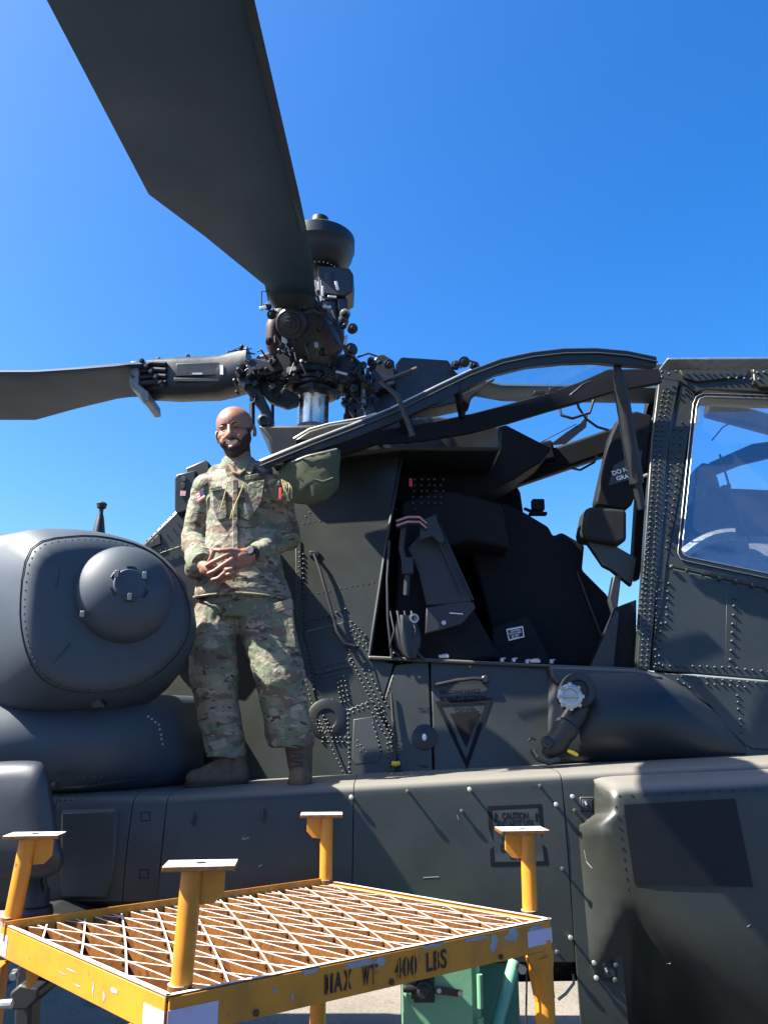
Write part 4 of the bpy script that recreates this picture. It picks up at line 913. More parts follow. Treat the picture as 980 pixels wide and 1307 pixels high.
# droop stops, pins and small fittings around the grip
def fitting(mb, x, y, Y, s=0.03):
    mb.lathe(P(x, y, Y), (random.uniform(-.5, .5), -1, random.uniform(-.5, .5)), [(0, s), (0.02, s), (0.022, s * .6), (0.04, s * .55), (0.042, s * .3)], 12)
mb = MB()
for x, y, Y, s in ((343, 392, 3.95, .02), (346, 402, 3.95, .026), (359, 397, 3.95, .018), (386, 393, 3.92, .016), (408, 392, 3.95, .022), (414, 399, 3.96, .026), (343, 437, 4.0, .02), (441, 402, 4.05, .03), (449, 420, 4.05, .03), (360, 442, 4.0, .02), (388, 466, 4.1, .02), (356, 480, 4.2, .02)): fitting(mb, x, y, Y, s)
mb.tube([P(350, 396, 3.95), P(370, 404, 3.9), P(400, 396, 3.9), P(412, 402, 3.95)], 0.012, 8); mb.tube([P(404, 372, 3.95), P(410, 396, 3.95), P(424, 410, 4.0), P(436, 430, 4.0)], 0.007, 8)
mb.tube([P(345, 372, 3.9), P(334, 372, 3.9), P(334, 391, 3.92), P(342, 394, 3.95)], 0.004, 6); mb.tube([P(410, 358, 3.95), P(411, 384, 3.95)], 0.006, 6); mb.tube([P(424, 396, 4.0), P(436, 430, 4.0), P(442, 452, 4.1)], 0.01, 8)
mb.build('grip_fittings', 'hub', RH, smooth=True, angle=40, kind='stuff')
mb = MB()
for (x, y, w_, h_) in ((336, 393, 10, 5), (357, 396, 7, 5), (402, 363, 4, 12), (412, 372, 3, 16), (404, 440, 5, 8), (430, 365, 4, 14), (417, 392, 12, 4), (441, 434, 4, 14), (436, 476, 16, 3), (424, 379, 12, 3)):
    mb.box(P(x, y, 3.9), (w_ * 0.004, 0.01, h_ * 0.004), Matrix.Rotation(random.uniform(-.4, .4), 3, 'Y'))
mb.build('bright_clips', 'alu', RH, bevel=0.002, kind='stuff')
# mast: bright lower tube, seal rings
MB().lathe(P(399, 545, 4.3), (0, 0, 1), [(0, 0.092), (0.17, 0.092), (0.185, 0.1)], 36).build('mast_tube', 'steel', RH, smooth=True)
MB().lathe(P(402, 507, 4.28), (0.0, 0, 1), [(0, 0.10), (0.01, 0.135), (0.025, 0.135), (0.03, 0.12), (0.04, 0.12), (0.045, 0.14), (0.06, 0.14), (0.065, 0.12), (0.075, 0.12), (0.08, 0.13), (0.10, 0.13)], 36).build('swashplate_rings', 'hub', RH, smooth=True, angle=25)
MB().lathe(P(376, 493, 4.2), (-0.1, 0, 1), [(0, 0.05), (0.01, 0.055), (0.02, 0.05), (0.03, 0.055), (0.04, 0.05), (0.05, 0.055), (0.06, 0.04)], 24).build('bearing_stack', 'hub', RH, smooth=True, angle=25)
MB().lathe(P(418, 490, 4.2), (0.2, 0, 1), [(0, 0.06), (0.01, 0.066), (0.02, 0.06), (0.03, 0.066), (0.04, 0.06), (0.05, 0.066), (0.06, 0.05)], 24).build('bearing_stack', 'hub', RH, smooth=True, angle=25)
# hub centre casting
MB().prism([P(306, 470, 4.2), P(330, 452, 4.2), P(352, 444, 4.2), P(372, 452, 4.2), P(430, 452, 4.2), P(448, 448, 4.2), P(462, 462, 4.2), P(468, 482, 4.2), P(440, 488, 4.2), P(418, 490, 4.2), P(372, 488, 4.2), P(345, 494, 4.2), P(322, 490, 4.2)], (0, 0.22, 0)).build('hub_casting', 'hub', RH, bevel=0.02)
# mast mounted unit above
top = P(424, 345, 4.5)
ms = MB().lathe(P(421, 440, 4.5), (0, 0, 1), [(0, 0.07), (0.06, 0.09), (0.10, 0.09), (0.12, 0.07), (0.2, 0.085), (0.26, 0.09), (0.26, 0.10), (0.33, 0.10), (0.33, 0.12), (0.43, 0.125), (0.45, 0.12)], 28).build('mast_top_drive', 'hub', RH, smooth=True, angle=40)
MB().prism([P(404, 338, 4.38), P(446, 342, 4.38), P(451, 350, 4.38), P(450, 372, 4.38), P(440, 378, 4.38), P(408, 374, 4.38)], (0, 0.2, 0)).build('drive_box', 'skin_dark', RH, bevel=0.008)
MB().prism([P(430, 380, 4.4), P(443, 380, 4.4), P(444, 395, 4.4), P(432, 397, 4.4)], (0, 0.12, 0)).build('drive_box', 'skin_dark', RH, bevel=0.008)
MB().ell(P(438, 409, 4.45), (0.035, 0.05, 0.055)).build('drive_motor', 'hub', RH, smooth=True)
dm = P(407, 345, 4.5)
c0 = P(407, 336, 4.5)
MB().lathe(c0, (0.0, 0.0, 1), [(-0.07, 0.13), (-0.045, 0.165), (0.0, 0.198), (0.04, 0.216), (0.085, 0.226), (0.09, 0.231), (0.165, 0.231), (0.172, 0.225), (0.18, 0.19), (0.20, 0.12), (0.25, 0.09), (0.252, 0.080), (0.285, 0.078), (0.288, 0.06), (0.33, 0.057), (0.335, 0.03)], 44).build('mast_top_dome', 'skin_dark', RH, smooth=True, angle=40)
rr = MB()
for k in range(16):
    a = math.pi + math.pi * k / 15; rr.ell(c0 + V((math.cos(a) * 0.132, math.sin(a) * 0.132, -0.072)), 0.005, seg=6, rings=4)
rr.build('drive_rivets', 'alu', RH, kind='stuff')
# --- left blade: arm, clamp, blade
rows = []
for (xt, yt, xb, yb, w_) in ((318, 449, 318, 496, .13), (300, 455, 300, 502, .12), (280, 459, 280, 507, .11), (255, 460, 255, 508, .10), (230, 461, 230, 509, .10), (205, 462, 205, 508, .09), (190, 463, 190, 508, .08)):
    a, b = P(xt, yt, 4.35), P(xb, yb, 4.35); c = (a + b) / 2; hz = (a - b).length / 2
    rows.append([c + V((0, math.copysign(abs(math.cos(q)) ** 0.5, math.cos(q)) * w_, math.copysign(abs(math.sin(q)) ** 0.5, math.sin(q)) * hz)) for q in [2 * math.pi * k / 16 for k in range(16)]])
arm = MB().loft(rows, close=True, caps=True).build('blade_arm', 'hub', RH, smooth=True, angle=50)
MB().prism([P(222, 482, 4.24), P(280, 483, 4.24), P(280, 487, 4.24), P(222, 487, 4.24)], (0, 0.05, 0)).prism([P(225, 464, 4.24), P(290, 462, 4.24), P(290, 478, 4.24), P(225, 480, 4.24)], (0, 0.02, 0)).build('arm_rib', 'hub', arm, bevel=0.003)
MB().box(P(252, 477, 4.225), (0.06, 0.004, 0.012)).build('arm_label', 'alu', arm)
MB().prism([P(281, 466, 4.23), P(285, 466, 4.23), P(285, 478, 4.23), P(281, 478, 4.23)], (0, 0.01, 0)).build('arm_label', 'white', arm)
cl = MB().prism([P(167, 461, 4.22), P(176, 460, 4.22), P(178, 475, 4.22), P(177, 490, 4.22), P(190, 500, 4.22), P(191, 512, 4.22), P(183, 513, 4.22), P(178, 502, 4.22), P(166, 493, 4.22), P(164, 484, 4.22)], (0, 0.25, 0)).build('blade_clamp', 'primer_grey', RH, bevel=0.006)
cm = MB()
for k in range(4): cm.tube([P(178, 466 + k * 8, 4.25), P(196, 464 + k * 8, 4.25), P(212, 465 + k * 8, 4.25)], 0.018, 8)
for k in range(5): cm.lathe(P(182 + k * 6, 462 + (k * 7) % 34, 4.22), (0, -1, 0), [(0, 0.016), (0.02, 0.016), (0.03, 0.008)], 8)
cm.build('clamp_bolts', 'hub', cl, smooth=True, angle=40)
for k, (x, y) in enumerate(((170, 466), (169, 480))): MB().lathe(P(x, y, 4.21), (0, -1, 0), [(0, 0.008), (0.008, 0.008)], 10).build('clamp_pin', 'black', cl, smooth=True)
Lb = [P(190, 506, 4.6), P(165, 507, 4.62), P(150, 509, 4.66), P(100, 521, 4.72), P(46, 536, 4.78)]
Rb = [P(190, 464, 4.2), P(165, 465, 4.18), P(150, 467, 4.16), P(100, 471, 4.14), P(46, 474.5, 4.12)]
dl = (Rb[-1] - Rb[-3]).normalized()
for k in (0.5, 2.5, 5.2): Lb.append(Lb[4] + V((-k, 0, 0)) + V((0, 0, (P(0, 536, 4.78).z - Lb[4].z) * k * 0.4))); Rb.append(Rb[4] + V((-k, 0, 0)) + V((0, 0, (P(0, 476, 4.12).z - Rb[4].z) * k * 0.4)))
blade('rotor_blade', Lb, Rb, H)
# --- right blade arm, end fitting and blade beyond
MB().prism([P(505, 464, 4.5), P(512, 455, 4.5), P(572, 459, 4.5), P(577, 468, 4.5), P(583, 476, 4.5), P(600, 480, 4.5), P(600, 510, 4.5), P(440, 545, 4.5), P(440, 500, 4.5), P(500, 490, 4.5)], (0, 0.18, 0)).build('blade_arm', 'hub', RH, bevel=0.012)
MB().prism([P(472, 466, 4.4), P(482, 452, 4.4), P(490, 452, 4.4), P(503, 460, 4.4), (P(505, 490, 4.4)), P(476, 500, 4.4)], (0, 0.2, 0)).build('hub_lug', 'hub', RH, bevel=0.01)
mb = MB()
for x, y, Y, s in ((453, 462, 4.2, .022), (463, 467, 4.25, .022), (496, 465, 4.38, .03), (484, 463, 4.38, .015), (580, 468, 4.45, .03), (592, 462, 4.45, .035), (604, 468, 4.5, .03), (447, 447, 4.2, .04), (455, 480, 4.2, .03), (468, 492, 4.2, .03), (452, 497, 4.1, .02)): fitting(mb, x, y, Y, s)
mb.tube([P(588, 470, 4.45), P(592, 458, 4.45), P(604, 462, 4.45), P(614, 470, 4.45)], 0.006, 6); mb.tube([P(456, 456, 4.3), P(470, 451, 4.3), P(482, 455, 4.3)], 0.006, 6)
mb.tube([P(326, 452, 4.3), P(300, 447, 4.3), P(316, 453, 4.3)], 0.005, 6)
mb.build('hub_fittings', 'hub', RH, smooth=True, angle=40, kind='stuff')
a_ = P(600, 480, 4.6); 
blade('rotor_blade', [P(600, 505, 4.6), P(640, 512, 4.7), P(640, 512, 4.7) + V((5.5, 0, -0.1))], [P(600, 482, 4.4), P(640, 492, 4.35), P(640, 492, 4.35) + V((5.5, 0, -0.1))], H)
# left droop links / push rods under the arm and beyond the man's head
def lever(name, pts, y, th=0.05, mat='hub'): return MB().prism([P(a, b, y) for a, b in pts], (0, th, 0)).build(name, mat, RH, bevel=0.008)
lever('scissor_link', [(302, 482), (314, 470), (322, 466), (328, 472), (326, 484), (344, 520), (350, 538), (343, 545), (334, 543), (333, 525), (315, 500), (304, 492)], 4.15)
lever('scissor_link', [(326, 480), (350, 486), (382, 505), (380, 516), (366, 520), (344, 512), (330, 498)], 4.2)
lever('pitch_horn', [(313, 462), (324, 456), (342, 460), (352, 452), (362, 470), (340, 478), (322, 478)], 4.12)
MB().lathe(P(337, 538, 4.13), (0, -1, 0), [(0, 0.034), (0.03, 0.034), (0.035, 0.02), (0.02, 0.018)], 20).build('rod_end', 'hub', RH, smooth=True)
MB().tube([P(322, 544, 4.2), P(322, 515, 4.2)], [0.016, 0.016], 10).tube([P(321, 512, 4.2), P(320, 500, 4.2)], 0.009, 8).build('push_rod', 'hub', RH, smooth=True)
MB().tube([P(348, 545, 4.3), P(348, 515, 4.3)], 0.010, 8).build('push_rod', 'hub', RH, smooth=True)
for x in (455, 463, 470): MB().tube([P(x, 540, 4.3), P(x + 1, 515, 4.3), P(x, 490, 4.3), P(x - 1, 470, 4.3)], [0.02, 0.012, 0.018, 0.010] if x != 463 else [0.03, 0.02, 0.014, 0.014], 10).build('push_rod', 'hub' if x != 463 else 'alu', RH, smooth=True)
mb = MB()
for k in range(30):
    x = random.uniform(440, 480); y = random.uniform(480, 540); mb.box(P(x, y, random.uniform(4.2, 4.35)), (random.uniform(.01, .06), 0.04, random.uniform(.01, .05)), Matrix.Rotation(random.uniform(-1, 1), 3, 'Y'))
for k in range(14):
    x = random.uniform(300, 352); y = random.uniform(456, 492); mb.box(P(x, y, random.uniform(4.05, 4.2)), (random.uniform(.01, .05), 0.04, random.uniform(.01, .04)), Matrix.Rotation(random.uniform(-1, 1), 3, 'Y'))
for k in range(70):
    x = random.choice((random.uniform(300, 350), random.uniform(425, 480), random.uniform(345, 440))); y = random.uniform(440, 505) if x < 440 else random.uniform(455, 530)
    if k % 3 == 0: mb.lathe(P(x, y, 4.12), (random.uniform(-.4, .4), -1, random.uniform(-.4, .4)), [(0, random.uniform(.008, .022)), (0.03, .012), (0.04, .006)], 8)
    elif k % 3 == 1: mb.tube([P(x, y, 4.14), P(x + random.uniform(-14, 14), y + random.uniform(-14, 14), 4.12), P(x + random.uniform(-16, 16), y + random.uniform(-12, 18), 4.16)], random.uniform(.003, .008), 6)
    else: mb.box(P(x, y, 4.14), (random.uniform(.01, .05), 0.05, random.uniform(.01, .04)), Matrix.Rotation(random.uniform(-1.5, 1.5), 3, 'Y'))
for k in range(26):
    x = random.uniform(345, 440); y = random.uniform(388, 470)
    if k % 2: mb.tube([P(x, y, 3.98), P(x + random.uniform(-8, 8), y + random.uniform(6, 20), 3.98)], random.uniform(.003, .007), 6)
    else: mb.lathe(P(x, y, 4.0), (random.uniform(-.4, .4), -1, random.uniform(-.4, .4)), [(0, random.uniform(.008, .016)), (0.03, .010), (0.036, .005)], 8)
mb.build('control_clutter', 'hub', RH, bevel=0.003, kind='stuff')
mb = MB()
for x, y in ((240, 456), (292, 452), (288, 458), (203, 460)): mb.box(P(x, y, 4.3), (0.022, 0.03, 0.03))
mb.build('arm_lugs', 'hub', arm, bevel=0.003)
# pylon fairing under the mast and the intake fairing ahead of it
py1 = MB().prism([P(328, 542, 4.1), P(420, 541, 4.1), P(480, 536, 4.1), P(560, 530, 4.1), P(640, 545, 4.1), P(640, 575, 4.1), P(513, 574, 4.1), P(350, 594, 4.1), P(342, 560, 4.1)], (0, 0.7, 0)).build('pylon_fairing', 'skin_dark', H, bevel=0.02)
rows = []
for t in [k / 10 for k in range(11)]:
    rows.append([P(380 + 90 * t, 568 - 30 * t - 10 * math.sin(math.pi * t) * s, 3.95 + 0.25 * s) for s in (0, .5, 1)])
MB().tube([P(375, 560, 3.75), P(395, 548, 3.75), P(420, 541, 3.75), P(455, 535, 3.75), P(480, 528, 3.75)], 0.006, 6).build('fairing_trim', 'alu', py1, smooth=True)
MB().prism([P(375, 562, 3.78), P(395, 549, 3.78), P(420, 542, 3.78), P(455, 536, 3.78), P(480, 529, 3.78), P(490, 540, 3.78), P(420, 565, 3.78)], (0, 0.3, 0)).build('transmission_cover', 'skin', H, bevel=0.01)
# ------------------------------------------------------------------ yellow work stand
DZ = 1.17
A_, B_, C_, D_ = [V((Pz(x, y, DZ).x, Pz(x, y, DZ).y, DZ)) for x, y in ((213, 1274), (3, 1181), (413, 1124), (704, 1174))]
T = thing('work_stand', 'yellow work stand with open grating deck and four posts, in front of the helicopter', 'work stand', ((A_.x + C_.x) / 2, (A_.y + C_.y) / 2, 0))
Zu = V((0, 0, 1))
cen = (A_ + B_ + C_ + D_) / 4
def side(a, b, h=0.076, name='deck_frame_channel', w_=0.034):
    d = (b - a).normalized(); n = d.cross(Zu); n = n if n.dot(cen - a) > 0 else -n
    m = MB()
    a0, b0 = a + d * 0.006, b - d * 0.006
    m.prism([a0, b0, b0 - Zu * h, a0 - Zu * h], n * 0.006)
    m.prism([a0 - Zu * 0.002 + n * 0.006, b0 - Zu * 0.002 + n * 0.006, b0 - Zu * 0.008 + n * 0.006, a0 - Zu * 0.008 + n * 0.006], n * w_ * 0.5)
    m.prism([a0 - Zu * (h - 0.006) + n * 0.006, b0 - Zu * (h - 0.006) + n * 0.006, b0 - Zu * h + n * 0.006, a0 - Zu * h + n * 0.006], n * w_)
    return m.build(name, 'yellow' , T, bevel=0.002), d, n
chAD, dAD, nAD = side(A_, D_); chAB, dAB, nAB = side(A_, B_); chBC, dBC, nBC = side(B_, C_); chDC, dDC, nDC = side(D_, C_)
# worn top strip of each channel
for a, b, n in ((A_, D_, nAD), (A_, B_, nAB), (B_, C_, nBC), (D_, C_, nDC)):
    MB().prism([a + Zu * 0.001, b + Zu * 0.001, b + n * 0.012 + Zu * 0.001, a + n * 0.012 + Zu * 0.001], Zu * 0.003).build('channel_top_edge', 'worn', T)
# far rail upstand, worn
MB().bar(B_ + nBC * 0.03 - Zu * 0.01, C_ + nBC * 0.03 - Zu * 0.01, 0.004, 0.05).build('channel_inner_face', 'yellow', T)
# grating: bearing bars parallel to the left edge, crimped bars riveted between them
H_ = 0.022; TOP = DZ - 0.004
def lerp(a, b, t): return a + (b - a) * t
NB = 19
u0 = 0.028; Lad = (D_ - A_).length
def deck(s, t): return lerp(lerp(A_, D_, s), lerp(B_, C_, s), t)      # s along near long edge, t towards far edge
bars = []
for i in range(NB + 1):
    s = 0.025 + 0.95 * i / NB
    p, q = deck(s, 0.02), deck(s, 0.98); p.z = q.z = TOP - H_ / 2
    MB().bar(p, q, 0.0052, H_).build('grating_bar', 'worn', T)
NP = 3.9
rvm = MB()
for i in range(NB):
    s0, s1 = 0.025 + 0.95 * i / NB, 0.025 + 0.95 * (i + 1) / NB
    off = -(i * 0.5) % 1.0
    pts = []; k = -2
    tt = []
    # bold arm goes from bar i to bar i+1 over half a period, thin arm returns
    t = (off - 2) / NP
    seq = []
    nodes = []
    while t < 1.2:
        nodes.append((0, t)); nodes.append((1, t - 0.5 / NP * -1)); t += 1 / NP
    path = []
    for sd_, t in nodes:
        path.append((sd_, t))
    clipped = []
    for (sa, ta), (sb_, tb_) in zip(path[:-1], path[1:]):
        lo, hi = 0.02, 0.98
        if tb_ <= lo or ta >= hi: continue
        fa = max(0, (lo - ta) / (tb_ - ta)); fb = min(1, (hi - ta) / (tb_ - ta))
        clipped.append(((sa + (sb_ - sa) * fa, ta + (tb_ - ta) * fa), (sa + (sb_ - sa) * fb, ta + (tb_ - ta) * fb)))
    m = MB()
    for (sa, ta), (sb_, tb_) in clipped:
        p = deck(lerp(s0, s1, sa), ta); q = deck(lerp(s0, s1, sb_), tb_); p.z = q.z = TOP - H_ / 2
        m.bar(p, q, 0.0046, H_ * 0.9)
        for (ss, t_) in ((sa, ta),):
            if ss in (0, 1):
                e = deck(lerp(s0, s1, ss), t_); e.z = TOP - 0.008; rvm.lathe(e - dAD * 0.01, dAD, [(0, 0.004), (0.02, 0.004)], 6)
    m.build('crimped_bar', 'worn', T)
rvm.build('grating_rivets', 'worn', T, kind='stuff')
for c_, d1, d2 in ((A_, dAD, dAB), (D_, -dAD, dDC), (B_, -dAB, dBC), (C_, -dBC, -dDC)):
    wm = MB()
    for k in range(6): wm.ell(c_ + (d1 + d2) * 0.012 - Zu * (0.012 * k + 0.004), (0.006, 0.006, 0.005), seg=8, rings=5)
    wm.build('corner_weld', 'yellow', T, smooth=True, kind='stuff')
for q_ in (0.18, 0.5, 0.82):
    p_ = A_ + dAD * (q_ * (D_ - A_).length) - Zu * 0.064
    MB().lathe(p_ - nAD * 0.001, -nAD, [(0, 0.007), (0.005, 0.007), (0.006, 0.004)], 6).build('rail_bolt', 'rust', T)
# posts with cap plates and gussets
def post(base, top, r, cap, gus, lean=None):
    p = MB().tube([base - Zu * 0.05, top], r, 20)
    po_ = p.build('corner_post', 'yellow', T, smooth=True, angle=50)
    cx, cy, ang = cap
    rot = Matrix.Rotation(ang, 3, 'Z')
    off = rot @ V((gus * 0.018, 0, 0))
    m = MB(); w2, d2 = cx / 2, cy / 2
    m.box(top + off + Zu * 0.005, (cx, cy, 0.011), rot); m.build('cap_plate', 'worn', po_, bevel=0.0015)
    MB().lathe(top + off + Zu * 0.0106, (0, 0, 1), [(0, 0.011), (0.0012, 0.011)], 16).build('cap_hole', 'ink', po_)
    g0 = top + rot @ V((gus * r * 0.8, 0, 0)); ex = rot @ V((gus, 0, 0))
    L = 0.052
    MB().prism([g0 + rot @ V((0, -0.004, 0)), g0 + ex * L, g0 + ex * L - Zu * 0.05, g0 + ex * (L - 0.02) - Zu * 0.072, g0 - Zu * 0.075], rot @ V((0, 0.009, 0))).build('post_gusset', 'yellow', po_, bevel=0.0015)
    MB().tube([base + Zu * 0.0, base + Zu * 0.010], r * 1.12, 16).build('weld_collar', 'worn', po_, smooth=True)
    return po_
def onpost(px, py, px2, py2, push):
    b = Pz(px, py, DZ); 
    d = ray(px2, py2); t = V((d.x * (b.y + push) / d.y, b.y + push, 1.72 + d.z * (b.y + push) / d.y)); return b, t
b, t = onpost(230, 1262, 246, 1108, 0.0); t.x = b.x + (t.x - b.x)
post(b, t, 0.0235, (0.155, 0.085, 0.10), 1)
b, t = onpost(14, 1174, 37, 1069, 0.0)
post(b, t, 0.024, (0.155, 0.085, 0.10), 1)
b, t = onpost(416, 1126, 417, 1042, 0.0)
post(b, t, 0.0225, (0.15, 0.085, 0.05), -1)
b, t = onpost(676, 1166, 673, 1062, 0.0)
post(b, t, 0.0225, (0.145, 0.095, 0.10), -1)
# legs and brackets
def Yw(p, y): return P(p[0], p[1], y)
lp = D_ + nAD * 0.03 + nDC * 0.02
q = P(686, 1300, lp.y)
MB().tube([lp - Zu * 0.05, V((lp.x, lp.y, 0.02))], 0.028, 20).build('leg', 'yellow', T, smooth=True)
MB().tube([lp - Zu * 0.09 - dAD * .02 , lp - Zu * 0.2], [0.034, 0.030], 16).build('leg_sleeve', 'yellow', T, smooth=True)
gz = D_ - Zu * 0.076
MB().prism([gz - dAD * 0.10, gz, gz - Zu * 0.03, gz - dAD * 0.02 - Zu * 0.12, gz - dAD * 0.035 - Zu * 0.12], nAD * 0.006).build('leg_gusset', 'yellow', T, bevel=0.001)
MB().lathe(P(661, 1234, D_.y - 0.01), (0.3, -1, 0), [(0, 0.009), (0.02, 0.009), (0.02, 0.013), (0.03, 0.013)], 6).build('leg_bolt', 'alu', T, bevel=0.001)
MB().tube([P(672, 1240, D_.y - 0.02), P(671, 1307, D_.y - 0.02), P(671, 1400, D_.y - 0.02)], 0.003, 6).build('pin_lanyard', 'black', T)
lc = C_ + nBC * 0.04 - dBC * 0.03
MB().tube([V((lc.x, lc.y - 0.1, DZ - 0.02)), V((lc.x, lc.y - 0.1, 0.02))], 0.026, 18).build('leg', 'yellow', T, smooth=True)
lb = B_ + nAB * 0.0 + V((-0.012, -0.02, 0))
MB().box(lb - Zu * 0.62, (0.085, 0.06, 1.06), Matrix.Rotation(0.1, 3, 'Z')).build('leg', 'yellow', T, bevel=0.004)
MB().prism([P(35, 1212, B_.y - .02), P(70, 1215, B_.y - .02), P(40, 1262, B_.y - .02), P(33, 1262, B_.y - .02)], (0, 0.006, 0)).build('leg_gusset', 'yellow', T, bevel=0.001)
MB().lathe(P(20, 1243, B_.y - .06), (0.2, -1, 0), [(0, 0.014), (0.012, 0.014), (0.012, 0.009), (0.03, 0.009)], 6).build('leg_bolt', 'alu', T)
MB().tube([P(-20, 1284, B_.y - .06), P(16, 1281, B_.y - .055)], 0.012, 10).build('leg_pin', 'alu', T, smooth=True)
# lower bracket under the near corner with serrated edge
m = MB()
a = A_ - Zu * 0.080
m.prism([a - dAB * -0.10, a, a + dAD * 0.16, a + dAD * 0.16 + nAD * 0.08, a + dAB * 0.10 + nAB * 0.05], -Zu * 0.02)
m.build('corner_bracket', 'yellow', T, bevel=0.003)
st_ = MB()
for k in range(12):
    c = a + dAB * (0.012 * k) - Zu * 0.004 - nAB * 0.004; st_.box(c, (0.005, 0.012, 0.016), Matrix.Rotation(-0.6, 3, 'Z'))
st_.build('weld_beads', 'yellow', T, kind='stuff')
lg = A_ + (nAD + nAB) * 0.03
MB().tube([lg - Zu * 0.1, V((lg.x, lg.y, 0.02))], 0.028, 16).build('leg', 'yellow', T, smooth=True)
# reflective tapes, bare spots and stencil
def onside(a, d, n, s0, s1, z0, z1, mat, name, out=0.0015):
    p = [a + d * s0 - Zu * z0, a + d * s1 - Zu * z0, a + d * s1 - Zu * z1, a + d * s0 - Zu * z1]
    return MB().prism([q - n * out for q in p], n * 0.001).build(name, mat, T)
onside(A_, dAD, nAD, 0.004, 0.115, 0.024, 0.072, 'white_tape', 'reflective_tape')
onside(A_, dAB, nAB, 0.004, 0.085, 0.026, 0.074, 'white_tape', 'reflective_tape')
onside(D_, -dAD, nAD, 0.004, 0.10, 0.018, 0.058, 'white_tape', 'reflective_tape')
onside(B_, -dAB, nAB, 0.0, 0.05, 0.02, 0.07, 'white_tape', 'reflective_tape')
# scraped patches of bare metal (their own ragged outline)
def scrape(a, d, n, s, z, L, h, mat='alu'):
    pts = []
    for k in range(14):
        q = 2 * math.pi * k / 14; rr_ = random.uniform(.55, 1.15); pts.append(a + d * (s + L * rr_ * math.cos(q)) - Zu * (max(0.0, z + h * rr_ * math.sin(q))) - n * 0.0008)
    return MB().prism(pts, n * 0.0004).build('bare_metal_patch', mat, T)
grey = paint('grey_primer', (0.24, 0.25, 0.29), 0.5, 0.25, 30, 0.0); M['primer'] = grey
lAD = (D_ - A_).length
for s, z, L, h in ((0.30, 0.004, 0.025, 0.008), (0.42, 0.010, 0.05, 0.009), (0.47, 0.014, 0.02, 0.012), (0.62, 0.004, 0.04, 0.006), (0.75, 0.008, 0.05, 0.007), (0.86, 0.02, 0.03, 0.018), (0.80, 0.03, 0.018, 0.026), (0.94, 0.014, 0.03, 0.012), (0.22, 0.03, 0.006, 0.006), (0.26, 0.05, 0.004, 0.008)):
    scrape(A_, dAD, nAD, s * lAD, z, L, h, 'primer')
for s, z, L, h in ((0.25, 0.03, 0.02, 0.006), (0.3, 0.05, 0.006, 0.012), (0.36, 0.045, 0.004, 0.018), (0.5, 0.03, 0.03, 0.002), (0.55, 0.045, 0.025, 0.0015), (0.45, 0.055, 0.02, 0.002)):
    scrape(A_, dAB, nAB, s * (B_ - A_).length, z, L, h, 'primer')
def s_at(px):                               # distance along the long edge seen at a given bearing
    k = (px - 490) / FPX; lo_, hi_ = 0.0, lAD
    for _ in range(40):
        m_ = (lo_ + hi_) / 2; p = A_ + dAD * m_ - Zu * 0.041 - CAM; cz = p.y * cP + p.z * sP
        if p.x / cz < k: lo_ = m_
        else: hi_ = m_
    return (lo_ + hi_) / 2
for word, p0, p1, hgt in (('MAX', 413, 449, 0.040), ('WT', 461, 482, 0.040), ('400', 503, 532, 0.042), ('LBS', 543, 570, 0.042)):
    s0_, s1_ = s_at(p0), s_at(p1); n_l = len(word); wl = (s1_ - s0_) / n_l
    for i_, ch in enumerate(word):
        o_ = A_ + dAD * (s0_ + wl * (i_ + .5)) - Zu * 0.041 - nAD * 0.0022
        t_ = text('stencil_lettering', ch, hgt / 0.69, o_, dAD, Zu, 'ink', T, 0.0006)
        cw_ = max(v.co.dot(dAD) for v in t_.data.vertices) - min(v.co.dot(dAD) for v in t_.data.vertices)
        f_ = (wl * 0.84) / cw_ if ch != '1' else 1
        for v in t_.data.vertices: v.co += dAD * (v.co.dot(dAD) * (f_ - 1))
        c_ = WPOS[t_.name]; c2 = o_; t_.location += dAD * (c2 - c_).dot(dAD)
        if ch in 'MX04BT':
            MB().box(o_ - nAD * 0.0009, (0.0026, 0.0010, hgt * 1.1), Matrix((dAD, -nAD, Zu)).transposed()).build('stencil_bridge', 'yellow', T)

# ------------------------------------------------------------------ pale green cabinet behind the stand
gy = 2.95
G = thing('green_cabinet', 'pale green steel equipment cabinet with latch and hinge, under the yellow stand', 'cabinet', (P(566, 1260, gy).x, gy + 0.25, 0))
gx0, gx1 = P(515, 1260, gy).x, P(613, 1260, gy).x; gt = 0.98
MB().box(((gx0 + gx1) / 2, gy + 0.25, gt / 2 + 0.03), (gx1 - gx0, 0.5, gt - 0.06)).build('cabinet_body', 'green', G, bevel=0.008)
MB().box(((gx0 + gx1) / 2 - 0.01, gy - 0.008, gt / 2 + 0.03), (gx1 - gx0 - 0.035, 0.012, gt - 0.1)).build('cabinet_door', 'green', G, bevel=0.004)
lt = MB().box(P(541, 1262, gy - 0.02), (0.07, 0.012, 0.08)); lt.lathe(P(540, 1262, gy - 0.02), (0, -1, 0), [(0, 0.03), (0.03, 0.03), (0.03, 0.022), (0.045, 0.018)], 18); lt.tube([P(530, 1262, gy - 0.04), P(515, 1262, gy - 0.05)], 0.012, 8)
lt.box(P(528, 1252, gy - 0.035), (0.018, 0.02, 0.018)); lt.box(P(528, 1270, gy - 0.035), (0.018, 0.02, 0.018))
lt.build('rotary_latch', 'black', G, bevel=0.002)
MB().bar(P(556, 1264, gy - 0.025), P(590, 1268, gy - 0.025), 0.006, 0.022, up=(0, 0, 1)).build('hasp', 'rust', G, bevel=0.003)
for x, y in ((560, 1264), (587, 1268)): MB().lathe(P(x, y, gy - 0.03), (0, -1, 0), [(0, 0.008), (0.006, 0.008)], 10).build('hasp_rivet', 'alu', G)
